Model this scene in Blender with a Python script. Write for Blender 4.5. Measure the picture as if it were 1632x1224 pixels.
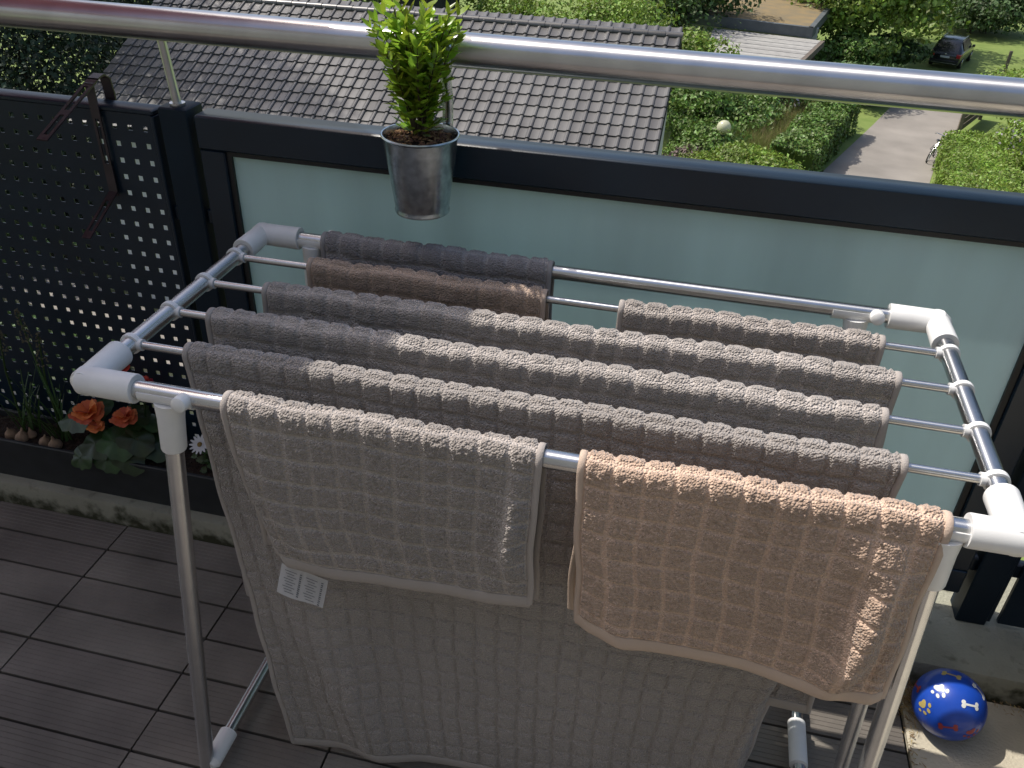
import bpy, math, random
import numpy as np
from mathutils import Vector, Matrix
random.seed(7); rng = np.random.default_rng(7)
for o in list(bpy.data.objects): bpy.data.objects.remove(o)
scene = bpy.context.scene
COL = scene.collection

# ------------------------------------------------------------------ camera
cam = bpy.data.cameras.new('camera'); cam_o = bpy.data.objects.new('camera', cam); COL.objects.link(cam_o)
CAM = Vector((0.9037, -0.9681, 1.7266)); yaw, pitch, roll = -0.21022, 0.58567, 0.03702
fw = Vector((math.sin(yaw)*math.cos(pitch), math.cos(yaw)*math.cos(pitch), -math.sin(pitch)))
rt = Vector((math.cos(yaw), -math.sin(yaw), 0)); up = rt.cross(fw)
r2 = rt*math.cos(roll)+up*math.sin(roll); u2 = -rt*math.sin(roll)+up*math.cos(roll)
M = Matrix((r2, u2, -fw)).transposed().to_4x4(); M.translation = CAM
cam_o.matrix_world = M
cam.sensor_width = 36; cam.lens = 30.12; cam.clip_start = 0.02; cam.clip_end = 600
scene.camera = cam_o
scene.cycles.max_bounces = 6; scene.cycles.diffuse_bounces = 3; scene.cycles.glossy_bounces = 4; scene.cycles.caustics_reflective = False; scene.cycles.caustics_refractive = False

# ------------------------------------------------------------------ light
SUN_AZ, SUN_EL = math.radians(164.5), math.radians(57)
S = Vector((math.cos(SUN_EL)*math.cos(SUN_AZ), math.cos(SUN_EL)*math.sin(SUN_AZ), math.sin(SUN_EL)))
world = bpy.data.worlds.new('World'); scene.world = world; world.use_nodes = True
wn = world.node_tree; wn.nodes.clear()
sky = wn.nodes.new('ShaderNodeTexSky'); sky.sky_type = 'NISHITA'; sky.sun_disc = False
sky.sun_elevation = SUN_EL; sky.sun_rotation = math.atan2(S.x, S.y)
sky.air_density = 1.0; sky.dust_density = 3.0; sky.ozone_density = 0.6
bg = wn.nodes.new('ShaderNodeBackground'); bg.inputs[1].default_value = 0.13
wo = wn.nodes.new('ShaderNodeOutputWorld')
wn.links.new(sky.outputs[0], bg.inputs[0]); wn.links.new(bg.outputs[0], wo.inputs[0])
sun = bpy.data.lights.new('sun', 'SUN'); sun.energy = 3.6; sun.angle = math.radians(0.53); sun.color = (1, .95, .87)
sun_o = bpy.data.objects.new('sun', sun); COL.objects.link(sun_o)
sun_o.rotation_euler = S.to_track_quat('Z', 'Y').to_euler(); sun_o.location = (-6, 2, 9)
scene.view_settings.view_transform = 'Standard'; scene.view_settings.look = 'None'
scene.view_settings.exposure = 0.36; scene.view_settings.gamma = 1.0
scene.view_settings.use_curve_mapping = False

# ------------------------------------------------------------------ helpers
MATS = {}
def mat(name, base, rough=.6, metal=0., var=0., vscale=8., bump=0., bscale=60., island=0., obj_var=0., spec=.5,
        trans=0., aniso=0., base2=None, detail=4., coat=0., world=False):
    m = bpy.data.materials.new(name); m.use_nodes = True; nt = m.node_tree; N = nt.nodes; L = nt.links
    b = N['Principled BSDF']; out = N['Material Output']
    b.inputs['Roughness'].default_value = rough; b.inputs['Metallic'].default_value = metal
    b.inputs['Specular IOR Level'].default_value = spec; b.inputs['Coat Weight'].default_value = coat
    col = (*base, 1)
    b.inputs['Base Color'].default_value = col
    tc = N.new('ShaderNodeTexCoord')
    last = None
    if var or base2:
        nz = N.new('ShaderNodeTexNoise'); nz.inputs['Scale'].default_value = vscale; nz.inputs['Detail'].default_value = detail
        if world: L.new(N.new('ShaderNodeNewGeometry').outputs['Position'], nz.inputs['Vector'])
        else: L.new(tc.outputs['Object'], nz.inputs['Vector'])
        mx = N.new('ShaderNodeMix'); mx.data_type = 'RGBA'
        rp = N.new('ShaderNodeMapRange'); rp.inputs[1].default_value = .3; rp.inputs[2].default_value = .7
        L.new(nz.outputs['Fac'], rp.inputs[0]); L.new(rp.outputs[0], mx.inputs[0])
        mx.inputs[6].default_value = (*[max(0, c*(1-var)) for c in base], 1)
        mx.inputs[7].default_value = (*(base2 if base2 else [min(1, c*(1+var)) for c in base]), 1)
        last = mx.outputs[2]
    if island or obj_var:
        hs = N.new('ShaderNodeHueSaturation')
        if last: L.new(last, hs.inputs['Color'])
        else: hs.inputs['Color'].default_value = col
        if island:
            g = N.new('ShaderNodeNewGeometry'); src = g.outputs['Random Per Island']; a = island
        else:
            g = N.new('ShaderNodeObjectInfo'); src = g.outputs['Random']; a = obj_var
        r = N.new('ShaderNodeMapRange'); r.inputs[3].default_value = 1-a; r.inputs[4].default_value = 1+a
        L.new(src, r.inputs[0]); L.new(r.outputs[0], hs.inputs['Value'])
        r3 = N.new('ShaderNodeMapRange'); r3.inputs[3].default_value = .5-.06*a; r3.inputs[4].default_value = .5+.05*a
        L.new(src, r3.inputs[0]); L.new(r3.outputs[0], hs.inputs['Hue'])
        last = hs.outputs[0]
    if last: L.new(last, b.inputs['Base Color'])
    if bump:
        nb = N.new('ShaderNodeTexNoise'); nb.inputs['Scale'].default_value = bscale; nb.inputs['Detail'].default_value = 5
        L.new(tc.outputs['Object'], nb.inputs['Vector'])
        bp = N.new('ShaderNodeBump'); bp.inputs['Strength'].default_value = bump; bp.inputs['Distance'].default_value = .01
        L.new(nb.outputs['Fac'], bp.inputs['Height']); L.new(bp.outputs[0], b.inputs['Normal'])
    if aniso:
        b.inputs['Anisotropic'].default_value = aniso
        t = N.new('ShaderNodeTangent'); t.direction_type = 'UV_MAP'; t.uv_map = 'UVMap'
        L.new(t.outputs[0], b.inputs['Tangent'])
    if trans:
        tr = N.new('ShaderNodeBsdfTranslucent'); ms = N.new('ShaderNodeMixShader'); ms.inputs[0].default_value = trans
        if last: L.new(last, tr.inputs[0])
        else: tr.inputs[0].default_value = col
        L.new(b.outputs[0], ms.inputs[1]); L.new(tr.outputs[0], ms.inputs[2]); L.new(ms.outputs[0], out.inputs[0])
    MATS[name] = m
    return m

def tag(o, label=None, cat=None, group=None, kind=None):
    if label: o['label'] = label
    if cat: o['category'] = cat
    if group: o['group'] = group
    if kind: o['kind'] = kind
    return o
def link(name, me, parent=None, loc=None):
    o = bpy.data.objects.new(name, me); COL.objects.link(o)
    if parent is not None: o.parent = parent
    if loc is not None: o.location = loc
    return o
def empty(name, loc=(0, 0, 0)):
    o = bpy.data.objects.new(name, None); COL.objects.link(o); o.location = loc; o.empty_display_size = .1
    return o
def part_at(name, mb, m, parent):
    """parts are modelled in world coordinates; subtract the parents' positions"""
    return mb.build(name, m, parent)

class MB:
    def __init__(s, smooth=True): s.v = []; s.f = []; s.uv = []; s.smooth = smooth
    def add(s, vs, fs, uvs=None):
        b = len(s.v); s.v += [tuple(v) for v in vs]
        for k, f in enumerate(fs):
            s.f.append([i+b for i in f]); s.uv.append(uvs[k] if uvs else [(0, 0)]*len(f))
        return s
    def box(s, x0, x1, y0, y1, z0, z1):
        vs = [(x0,y0,z0),(x1,y0,z0),(x1,y1,z0),(x0,y1,z0),(x0,y0,z1),(x1,y0,z1),(x1,y1,z1),(x0,y1,z1)]
        return s.add(vs, [(0,3,2,1),(4,5,6,7),(0,1,5,4),(1,2,6,5),(2,3,7,6),(3,0,4,7)])
    def bbox(s, x0, x1, y0, y1, z0, z1, b=.003):
        """box with chamfered top and bottom edges"""
        vs = []; 
        for z, i in ((z0, b), (z0+b, 0), (z1-b, 0), (z1, b)):
            xa, xb, ya, yb = x0+i, x1-i, y0+i, y1-i
            c = b
            vs += [(xa+c,ya,z),(xb-c,ya,z),(xb,ya+c,z),(xb,yb-c,z),(xb-c,yb,z),(xa+c,yb,z),(xa,yb-c,z),(xa,ya+c,z)]
        fs = [tuple(range(7,-1,-1)), tuple(range(24, 32))]
        for k in range(3):
            for j in range(8):
                a = k*8+j; bb = k*8+(j+1) % 8
                fs.append((a, bb, bb+8, a+8))
        return s.add(vs, fs)
    def tube(s, pts, r, n=20, caps=True):
        pts = [Vector(p) for p in pts]; rs = r if isinstance(r, (list, tuple)) else [r]*len(pts)
        T = []
        for i in range(len(pts)):
            a = pts[max(0, i-1)]; b = pts[min(len(pts)-1, i+1)]; T.append((b-a).normalized())
        ref = Vector((0, 0, 1)) if abs(T[0].z) < .9 else Vector((0, 1, 0))
        e1 = T[0].cross(ref).normalized()
        vs = []; ln = 0; lens = []
        for i, p in enumerate(pts):
            if i: ln += (p-pts[i-1]).length
            lens.append(ln)
            e1 = (e1-T[i]*e1.dot(T[i])).normalized(); e2 = T[i].cross(e1)
            for j in range(n):
                a = 2*math.pi*j/n; vs.append(p+(e1*math.cos(a)+e2*math.sin(a))*rs[i])
        fs = []; uv = []
        for i in range(len(pts)-1):
            for j in range(n):
                k = (j+1) % n
                fs.append((i*n+j, i*n+k, (i+1)*n+k, (i+1)*n+j))
                uv.append([(lens[i], j/n), (lens[i], (j+1)/n), (lens[i+1], (j+1)/n), (lens[i+1], j/n)])
        if caps:
            fs += [tuple(range(n-1, -1, -1)), tuple(range((len(pts)-1)*n, len(pts)*n))]
            uv += [[(0, 0)]*n, [(0, 0)]*n]
        return s.add(vs, fs, uv)
    def lathe(s, prof, c=(0, 0, 0), n=40, axis=None):
        """prof: (r, h) pairs about the vertical (or the given axis)"""
        c = Vector(c); ax = Vector(axis).normalized() if axis else Vector((0, 0, 1))
        ref = Vector((1, 0, 0)) if abs(ax.x) < .9 else Vector((0, 1, 0))
        e1 = (ref-ax*ref.dot(ax)).normalized(); e2 = ax.cross(e1)
        vs = []; fs = []
        for r, h in prof:
            for j in range(n):
                a = 2*math.pi*j/n; vs.append(c+ax*h+(e1*math.cos(a)+e2*math.sin(a))*r)
        uv = []
        for i in range(len(prof)-1):
            for j in range(n):
                k = (j+1) % n; fs.append((i*n+j, i*n+k, (i+1)*n+k, (i+1)*n+j))
                uv.append([(j/n, i), ((j+1)/n, i), ((j+1)/n, i+1), (j/n, i+1)])
        return s.add(vs, fs, uv)
    def sphere(s, c, r, n=24, m=14, sc=(1, 1, 1)):
        c = Vector(c); vs = []; fs = []
        for i in range(m+1):
            th = math.pi*i/m
            for j in range(n):
                a = 2*math.pi*j/n
                vs.append((c.x+r*sc[0]*math.sin(th)*math.cos(a), c.y+r*sc[1]*math.sin(th)*math.sin(a), c.z+r*sc[2]*math.cos(th)))
        for i in range(m):
            for j in range(n):
                k = (j+1) % n; fs.append((i*n+j, (i+1)*n+j, (i+1)*n+k, i*n+k))
        return s.add(vs, fs)
    def mesh(s, name, m):
        me = bpy.data.meshes.new(name); me.from_pydata(s.v, [], s.f)
        ul = me.uv_layers.new(name='UVMap')
        flat = [c for f in s.uv for q in f for c in q]; ul.data.foreach_set('uv', flat)
        if s.smooth:
            me.shade_smooth()
            try: me.set_sharp_from_angle(angle=math.radians(38))
            except Exception: pass
        if m: me.materials.append(m)
        me.update(); return me
    def build(s, name, m, parent=None, sub=None):
        o = link(name, s.mesh(name, m))
        if parent is not None:
            o.parent = parent; off = Vector(parent.location)
            if parent.parent is not None: off += Vector(parent.parent.location)
            o.location = -off
        return o

def np_mesh(name, V, F, m, smooth=False):
    me = bpy.data.meshes.new(name); V = np.asarray(V, np.float32); F = np.asarray(F, np.int32)
    k = F.shape[1]
    me.vertices.add(len(V)); me.vertices.foreach_set('co', V.ravel())
    me.loops.add(F.size); me.loops.foreach_set('vertex_index', F.ravel())
    me.polygons.add(len(F)); me.polygons.foreach_set('loop_start', np.arange(0, F.size, k, dtype=np.int32))
    me.polygons.foreach_set('use_smooth', np.full(len(F), smooth))
    if m: me.materials.append(m)
    me.update(calc_edges=True); return me
def attach(o, parent):
    o.parent = parent; off = Vector(parent.location)
    if parent.parent is not None: off += Vector(parent.parent.location)
    o.location = -off
    return o

# ------------------------------------------------------------------ materials
mat('steel', (.64, .64, .645), .27, 1., aniso=.85, var=.06, vscale=30)
mat('rail_steel', (.62, .61, .60), .31, 1., aniso=.92, var=.1, vscale=14)
mat('white_plastic', (.78, .78, .77), .40, var=.05, vscale=18, bump=.04, bscale=500)
mat('anthracite', (.006, .017, .031), .32, var=.2, vscale=6, bump=.03, bscale=300, spec=.45)
mat('anthracite_post', (.006, .016, .028), .55, var=.2, vscale=6, spec=.25)
mat('bracket_metal', (.035, .024, .028), .4, var=.4, vscale=18)
mat('frosted_glass', (.63, .74, .745), .22, var=.075, vscale=3.2, detail=9, trans=.56, spec=.4)
_n = MATS['frosted_glass'].node_tree; _z = [n for n in _n.nodes if n.type == 'TEX_NOISE'][0]     # rain streaks run down the pane
_m = _n.nodes.new('ShaderNodeMapping'); _m.inputs['Scale'].default_value = (2.2, 1, .32)
_n.links.new(_z.inputs['Vector'].links[0].from_socket, _m.inputs['Vector']); _n.links.new(_m.outputs[0], _z.inputs['Vector'])
mat('rubber_seal', (.01, .011, .012), .5)
mat('galvanised', (.46, .51, .53), .27, 1., var=.30, vscale=55, bump=.05, bscale=70, detail=8)
mat('soil', (.020, .013, .009), .95, base2=(.055, .034, .022), vscale=70, bump=.9, bscale=160)
mat('straw_soil', (.19, .105, .055), .9, island=.5)
mat('box_leaf', (.34, .48, .05), .30, island=0, obj_var=.42, trans=.5, spec=.55)
mat('bark', (.07, .05, .035), .9, var=.4, vscale=20, bump=.6, bscale=40)
mat('deck_wpc', (.172, .152, .130), .62, var=.34, vscale=4.5, detail=8, world=True, obj_var=.13, bump=.12, bscale=420)
mat('slab_dark', (.02, .02, .02), .9)
mat('plaster', (.42, .41, .39), .9, var=.06, vscale=3, bump=.1, bscale=120)
mat('planter_plastic', (.022, .025, .028), .45, var=.2, vscale=20)
mat('roof_tile', (.092, .087, .082), .34, obj_var=.16, var=.22, vscale=.9, detail=8, world=True, spec=.6)
mat('roof_tile_far', (.092, .087, .082), .34, island=.16, var=.22, vscale=.9, detail=8, world=True, spec=.6)
mat('roof_under', (.03, .03, .03), .9)
mat('house_wall', (.55, .54, .5), .9, var=.06, vscale=2)
mat('asphalt', (.245, .222, .195), .9, var=.2, vscale=.5, world=True, bump=.2, bscale=12, detail=8)
mat('grass', (.125, .185, .035), .9, base2=(.18, .235, .055), vscale=1.5, bump=.4, bscale=14, detail=8)
mat('gravel_roof', (.16, .13, .08), .95, base2=(.24, .17, .075), vscale=1.2, bump=.5, bscale=20, detail=8)
mat('fascia', (.09, .10, .105), .6, var=.15, vscale=3)
mat('boards', (.30, .29, .27), .8, obj_var=.12, var=.12, vscale=4)
mat('wood_fence', (.20, .12, .06), .8, obj_var=.25, var=.25, vscale=6)
mat('weathered_wood', (.14, .115, .09), .85, obj_var=.2, var=.2, vscale=6)
mat('leaf_bright', (.20, .29, .045), .5, var=.28, vscale=.7, detail=3, world=True, island=.45, trans=.3)
mat('leaf_mid', (.125, .205, .04), .5, var=.28, vscale=.7, detail=3, world=True, island=.45, trans=.25)
mat('leaf_dark', (.060, .105, .028), .6, var=.28, vscale=.7, detail=3, world=True, island=.45, trans=.15)
mat('leaf_purple', (.13, .085, .08), .6, island=.4, trans=.15)
mat('leaf_conifer', (.018, .038, .016), .7, island=.5, trans=.1)
mat('blossom', (.42, .38, .42), .7, island=.25, trans=.3)
mat('meadow', (.20, .235, .06), .8, island=.5, trans=.3)
mat('meadow_dry', (.33, .27, .13), .8, island=.35, trans=.3)
mat('needles', (.30, .20, .09), .8, island=.45)

# concrete with stains and moss
def concrete(name, base, moss):
    m = mat(name, base, .9, var=.22, vscale=5, bump=.35, bscale=140, detail=8)
    if moss:
        nt = m.node_tree; N = nt.nodes; L = nt.links; b = N['Principled BSDF']
        old = b.inputs['Base Color'].links[0].from_socket
        tc = N.new('ShaderNodeTexCoord'); sp = N.new('ShaderNodeSeparateXYZ'); L.new(tc.outputs['Object'], sp.inputs[0])
        nz = N.new('ShaderNodeTexNoise'); nz.inputs['Scale'].default_value = 26; nz.inputs['Detail'].default_value = 8
        L.new(tc.outputs['Object'], nz.inputs[0])
        mr = N.new('ShaderNodeMapRange'); mr.inputs[1].default_value = .0; mr.inputs[2].default_value = .07; mr.inputs[3].default_value = .26; mr.inputs[4].default_value = -.10
        L.new(sp.outputs['Z'], mr.inputs[0])
        ad = N.new('ShaderNodeMath'); L.new(nz.outputs['Fac'], ad.inputs[0]); L.new(mr.outputs[0], ad.inputs[1])
        st = N.new('ShaderNodeMapRange'); st.inputs[1].default_value = .48; st.inputs[2].default_value = .74
        L.new(ad.outputs[0], st.inputs[0])
        mx = N.new('ShaderNodeMix'); mx.data_type = 'RGBA'; L.new(st.outputs[0], mx.inputs[0]); L.new(old, mx.inputs[6])
        mx.inputs[7].default_value = (.035, .036, .016, 1); L.new(mx.outputs[2], b.inputs['Base Color'])
    return m
concrete('curb_concrete', (.27, .265, .205), True)
concrete('slab_concrete', (.50, .45, .35), False)

# terry cloth: colour with fine fibre speckle and loop bump
def terry(name, base):
    m = mat(name, base, .95, spec=.15)
    nt = m.node_tree; N = nt.nodes; L = nt.links; b = N['Principled BSDF']
    b.inputs['Sheen Weight'].default_value = .25; b.inputs['Sheen Roughness'].default_value = .5
    tc = N.new('ShaderNodeTexCoord')
    vo = N.new('ShaderNodeTexVoronoi'); vo.inputs['Scale'].default_value = 270; L.new(tc.outputs['Object'], vo.inputs['Vector'])
    n2 = N.new('ShaderNodeTexNoise'); n2.inputs['Scale'].default_value = 6; n2.inputs['Detail'].default_value = 3; L.new(tc.outputs['Object'], n2.inputs['Vector'])
    hs = N.new('ShaderNodeHueSaturation'); hs.inputs['Color'].default_value = (*base, 1)
    r = N.new('ShaderNodeMapRange'); r.inputs[1].default_value = .3; r.inputs[2].default_value = .7; r.inputs[3].default_value = .93; r.inputs[4].default_value = 1.07
    L.new(n2.outputs['Fac'], r.inputs[0]); pa_ = N.new('ShaderNodeAttribute'); pa_.attribute_name = 'pile'
    pr_ = N.new('ShaderNodeMapRange'); pr_.inputs[1].default_value = .15; pr_.inputs[2].default_value = .8; pr_.inputs[3].default_value = 1.44; pr_.inputs[4].default_value = 1.0
    L.new(pa_.outputs['Fac'], pr_.inputs[0]); mm = N.new('ShaderNodeMath'); mm.operation = 'MULTIPLY'; L.new(pr_.outputs[0], mm.inputs[0]); L.new(r.outputs[0], mm.inputs[1])
    L.new(mm.outputs[0], hs.inputs['Value']); L.new(hs.outputs[0], b.inputs['Base Color'])
    bp = N.new('ShaderNodeBump'); bp.inputs['Strength'].default_value = 1.0; bp.inputs['Distance'].default_value = .0042; bp.invert = True
    L.new(vo.outputs['Distance'], bp.inputs['Height']); L.new(bp.outputs[0], b.inputs['Normal'])
    return m
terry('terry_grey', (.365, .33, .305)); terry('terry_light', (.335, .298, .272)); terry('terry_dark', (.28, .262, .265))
terry('terry_beige', (.50, .362, .275)); terry('terry_brown', (.36, .27, .21))
mat('hem_grey', (.38, .345, .32), .9, bump=.2, bscale=500); mat('hem_light', (.385, .345, .318), .9, bump=.2, bscale=500)
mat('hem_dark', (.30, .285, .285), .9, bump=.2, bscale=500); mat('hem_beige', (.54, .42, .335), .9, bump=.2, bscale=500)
mat('hem_brown', (.42, .33, .27), .9, bump=.2, bscale=500)
mat('ball_blue', (.012, .065, .42), .33, var=.06, vscale=20, coat=.1)
mat('print_white', (.75, .75, .72), .4); mat('print_gold', (.45, .36, .12), .4); mat('print_red', (.36, .05, .05), .4)
mat('label_white', (.62, .62, .64), .7, trans=.2); mat('label_ink', (.16, .17, .19), .8)
mat('parasol_cloth', (.42, .13, .17), .8, trans=.16)
mat('begonia_leaf', (.030, .065, .020), .4, var=.3, vscale=30, obj_var=.3, trans=.2)
mat('begonia_petal', (.80, .24, .09), .55, obj_var=.3, trans=.3); mat('pink_petal', (.62, .05, .06), .55, obj_var=.2, trans=.3)
mat('bulb_leaf', (.055, .11, .030), .45, obj_var=.35, trans=.25); mat('bulb', (.30, .20, .13), .7, var=.3, vscale=60)
mat('seed_head', (.13, .12, .075), .8, var=.3, vscale=80); mat('daisy_petal', (.75, .75, .75), .6, trans=.2); mat('daisy_eye', (.25, .16, .04), .8)
mat('dark_pot', (.035, .036, .036), .6, var=.2, vscale=12)
mat('car_paint', (.018, .018, .022), .22, coat=.6); mat('car_glass', (.015, .02, .022), .08); mat('tyre', (.012, .012, .012), .8)
mat('tail_light', (.45, .02, .025), .2); mat('chrome', (.6, .6, .6), .25, 1.); mat('plate', (.6, .6, .58), .5)
mat('globe', (.72, .72, .52), .25, trans=.35); mat('lamp_pole', (.10, .13, .11), .5)
mat('bike_black', (.02, .02, .022), .4); mat('bike_silver', (.55, .55, .56), .3, 1.)
G = MATS
GZ = -10.3            # street level below the balcony

# ================================================================== SETTING
o = MB(False).add([(-160,-60,GZ),(160,-60,GZ),(160,260,GZ),(-160,260,GZ)], [(0,1,2,3)]).build('ground', G['grass']); tag(o, kind='structure')
# driveway with a soft outline
L_edge = [(1.31, 19.66), (2.97, 26.55), (4.48, 31.37), (5.86, 35.65), (7.38, 39.78), (8.89, 43.92), (10.13, 47.5), (11.51, 50.81), (12.06, 53.43)]
R_edge = [(7.38, 19.66), (8.48, 26.55), (9.31, 31.37), (9.99, 35.1), (10.82, 38.4), (12.06, 42.26), (13.72, 46.95), (16.2, 50.81), (19.64, 53.84)]
mb = MB(False)
for a in range(len(L_edge)-1):
    l0, l1, q0, q1 = L_edge[a], L_edge[a+1], R_edge[a], R_edge[a+1]
    mb.add([(*l0,GZ+.012),(*q0,GZ+.012),(*q1,GZ+.012),(*l1,GZ+.012)], [(0,1,2,3)])
tag(mb.build('road', G['asphalt']), kind='structure')

# balcony slab + house wall behind the photographer
o = MB(False).box(-4, 5, -2.6, .98, -.35, -.024).build('balcony_slab', G['slab_dark']); tag(o, kind='structure')
o = MB(False).box(-5, 6, -2.9, -2.5, -6.9, 4.2).build('house_wall', G['plaster'])
tag(o, 'plain rendered house wall behind the balcony deck', 'wall')
# decking: every slat a part of the deck
deck = empty('deck', (0, 0, 0)); tag(deck, kind='structure')
W_ = .0985; n_r = 8; prof = [(0., -.02), (0., 0.)]
for k in range(n_r):
    a = W_*k/n_r; b = W_*(k+1)/n_r
    prof += [(a+.0005 if k else .0012, 0.), (b-.0022, 0.)] + ([(b-.0017, -.0013), (b-.0007, -.0013)] if k < n_r-1 else [(b, -.0006)])
prof += [(W_, -.02)]
LX = .4125
mb = MB(False); npf = len(prof)
vs = [(0, y, z) for y, z in prof]+[(LX, y, z) for y, z in prof]
mb.add(vs, [(i, i+1, i+1+npf, i+npf)[::-1] for i in range(npf-1)]+[tuple(range(npf)), tuple(range(2*npf-1, npf-1, -1))])
slat_me = mb.mesh('slat', G['deck_wpc'])
for i in range(-3, 5):
    for j in range(-20, 6):
        x = -.527+.4175*i; y = .0485+.1048*j
        if y+.1 > .58: continue
        s_ = link('slat', slat_me, deck, (x+random.uniform(-.0006, .0006), y, random.uniform(-.0007, .0007)))
# pale concrete slab beside the deck, kerb under the railing
o = MB(False).bbox(1.565, 2.6, -1.6, .557, -.02, .001, .004).build('concrete_slab', G['slab_concrete']); tag(o, kind='structure')
# kerb (rounded front edge)
mb = MB(True); pr = [(.560, -.02), (.560, .06), (.566, .074), (.58, .08), (.97, .08), (.98, .07), (.98, -.02)]
nx = 2
vs = [(-4, y, z) for y, z in pr]+[(5, y, z) for y, z in pr]; k = len(pr)
mb.add(vs, [(i, i+k, i+k+1, i+1) for i in range(k-1)])
o = mb.build('kerb', G['curb_concrete']); tag(o, kind='structure')

# ================================================================== RAILING
YR = .72
rl = empty('balcony_railing', (0, YR, .08)); tag(rl, 'brushed steel handrail on slim posts above the dark metal balcony frame', 'railing')
MB().tube([(-4, YR, 1.342), (5, YR, 1.342)], .0335, 48).build('handrail', G['rail_steel'], rl)
for X in (-.247, 1.735, -2.3):
    p = MB().bbox(X-.035, X+.035, YR, YR+.07, .08, 1.166, .003).build('post', G['anthracite_post'], rl)
    MB().tube([(X, YR+.028, 1.166), (X, YR+.012, 1.315)], .0095, 20).build('baluster', G['rail_steel'], rl)
    MB().lathe([(0, .0), (.017, .0), (.017, .006), (.0, .006)], (X, YR+.028, 1.1662)).build('collar', G['rail_steel'], rl)
# glass panel
gp = empty('glass_panel', (.7, YR, .2)); tag(gp, 'long frosted pale green glass panel in a dark anthracite frame behind the rack', 'glass panel')
GX0, GX1 = -.135, 1.615; FZ0, FZ1 = .17, 1.156; F0, F1 = -.197, 1.682
YF = YR; YB = YR+.066
MB().bbox(F0, F1, YF, YB, 1.080, FZ1, .004).build('top_frame', G['anthracite'], gp)
MB().bbox(F0, F1, YF, YB, FZ0, FZ0+.075, .004).build('bottom_frame', G['anthracite'], gp)
for a, b in ((F0, GX0), (GX1, F1)):
    MB().bbox(a+.001, b, YF+.002, YB-.002, FZ0+.075, 1.080, .003).build('side_frame', G['anthracite'], gp)
MB(False).box(GX0-.008, GX1+.008, YR+.018, YR+.026, FZ0+.06, 1.09).build('pane', G['frosted_glass'], gp)
for (a, b, c, d) in ((GX0, GX1, 1.068, 1.080), (GX0, GX1, FZ0+.075, FZ0+.087), (GX0, GX0+.012, FZ0+.087, 1.068), (GX1-.012, GX1, FZ0+.087, 1.068)):
    MB(False).box(a, b, YR+.010, YR+.018, c, d).build('seal', G['rubber_seal'], gp)
# small latch blocks between post and panels
for X in (-.290, -.2045):
    MB().bbox(X-.006, X+.006, YR+.012, YR+.030, .895, .930, .002).build('hinge', G['anthracite'], gp)
# perforated panel with real square holes
pp = empty('perforated_panel', (-.8, YR, .2)); tag(pp, 'black perforated metal screen with rows of small square holes, left of the post', 'metal screen')
PX1, PX0 = -.297, -1.60; PZ1, PZ0 = 1.156, .17
MB().bbox(PX0, PX1, YR, YR+.05, PZ1-.012, PZ1, .003).build('top_rail', G['anthracite'], pp)
MB().bbox(PX1-.008, PX1, YR, YR+.05, PZ0, PZ1-.0125, .002).build('side_rail', G['anthracite'], pp)
pt, hs_ = .0385, .0060
nxh = 34; nzh = 24; xr = PX1-.028; zt = PZ1-.045
V = []; F = []
xs = [PX0]; zs = [PZ0]
cxs = sorted(xr-pt*i for i in range(nxh)); czs = sorted(zt-pt*1.03*i for i in range(nzh))
for c in cxs: xs += [c-hs_, c+hs_]
for c in czs: zs += [c-hs_, c+hs_]
xs.append(PX1-.008); zs.append(PZ1-.012)
idx = {}
for y, base in ((YR+.004, 0), (YR+.0065, 1)):
    for i, x in enumerate(xs):
        for j, z in enumerate(zs):
            idx[(base, i, j)] = len(V); V.append((x, y, z))
for i in range(len(xs)-1):
    for j in range(len(zs)-1):
        hole = (i % 2 == 1 and i < len(xs)-1 and j % 2 == 1)
        if not hole:
            F.append((idx[0,i,j], idx[0,i+1,j], idx[0,i+1,j+1], idx[0,i,j+1])); F.append((idx[1,i,j], idx[1,i,j+1], idx[1,i+1,j+1], idx[1,i+1,j]))
        else:
            for (a, b), (c, d) in (((i,j),(i+1,j)), ((i+1,j),(i+1,j+1)), ((i+1,j+1),(i,j+1)), ((i,j+1),(i,j))):
                F.append((idx[0,a,b], idx[1,a,b], idx[1,c,d], idx[0,c,d]))
attach(link('sheet', np_mesh('sheet', V, F, G['anthracite'])), pp)
# flower-box bracket hooked over the screen
br = empty('planter_bracket', (-.44, YR, 1.15)); tag(br, 'dark slotted metal flower-box bracket hooked over the perforated screen', 'bracket')
def strap(p0, p1, w, t, slots):
    """flat bar between two points with long slots; width along x"""
    p0 = Vector(p0); p1 = Vector(p1); d = (p1-p0); Ln = d.length; d.normalize(); wx = Vector((1, 0, 0)); nn = d.cross(wx).normalized()
    mb = MB(False); cuts = [0]+[c for s in slots for c in s]+[1]
    def bar(a, b, x0, x1):
        q = []
        for tt in (-t/2, t/2):
            for (s, x) in ((a, x0), (b, x0), (b, x1), (a, x1)): q.append(p0+d*(Ln*s)+wx*x+nn*tt)
        mb.add(q, [(0,3,2,1),(4,5,6,7),(0,1,5,4),(1,2,6,5),(2,3,7,6),(3,0,4,7)])
    for i in range(len(cuts)-1):
        a, b = cuts[i], cuts[i+1]
        if i % 2 == 0: bar(a, b, -w/2, w/2)
        else: bar(a, b, -w/2, -w/2+w*.28); bar(a, b, w/2-w*.28, w/2)
    return mb
strap((-.437, YR+.010, 1.208), (-.447, YR-.175, 1.128), .026, .004, [(.12, .52), (.6, .92)]).build('upper_arm', G['bracket_metal'], br)
mb = MB()
pts = [(-.437, YR+.012, 1.208), (-.437, YR+.035, 1.213), (-.437, YR+.052, 1.203), (-.437, YR+.056, 1.17), (-.437, YR+.056, 1.12)]
vs = []
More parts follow.
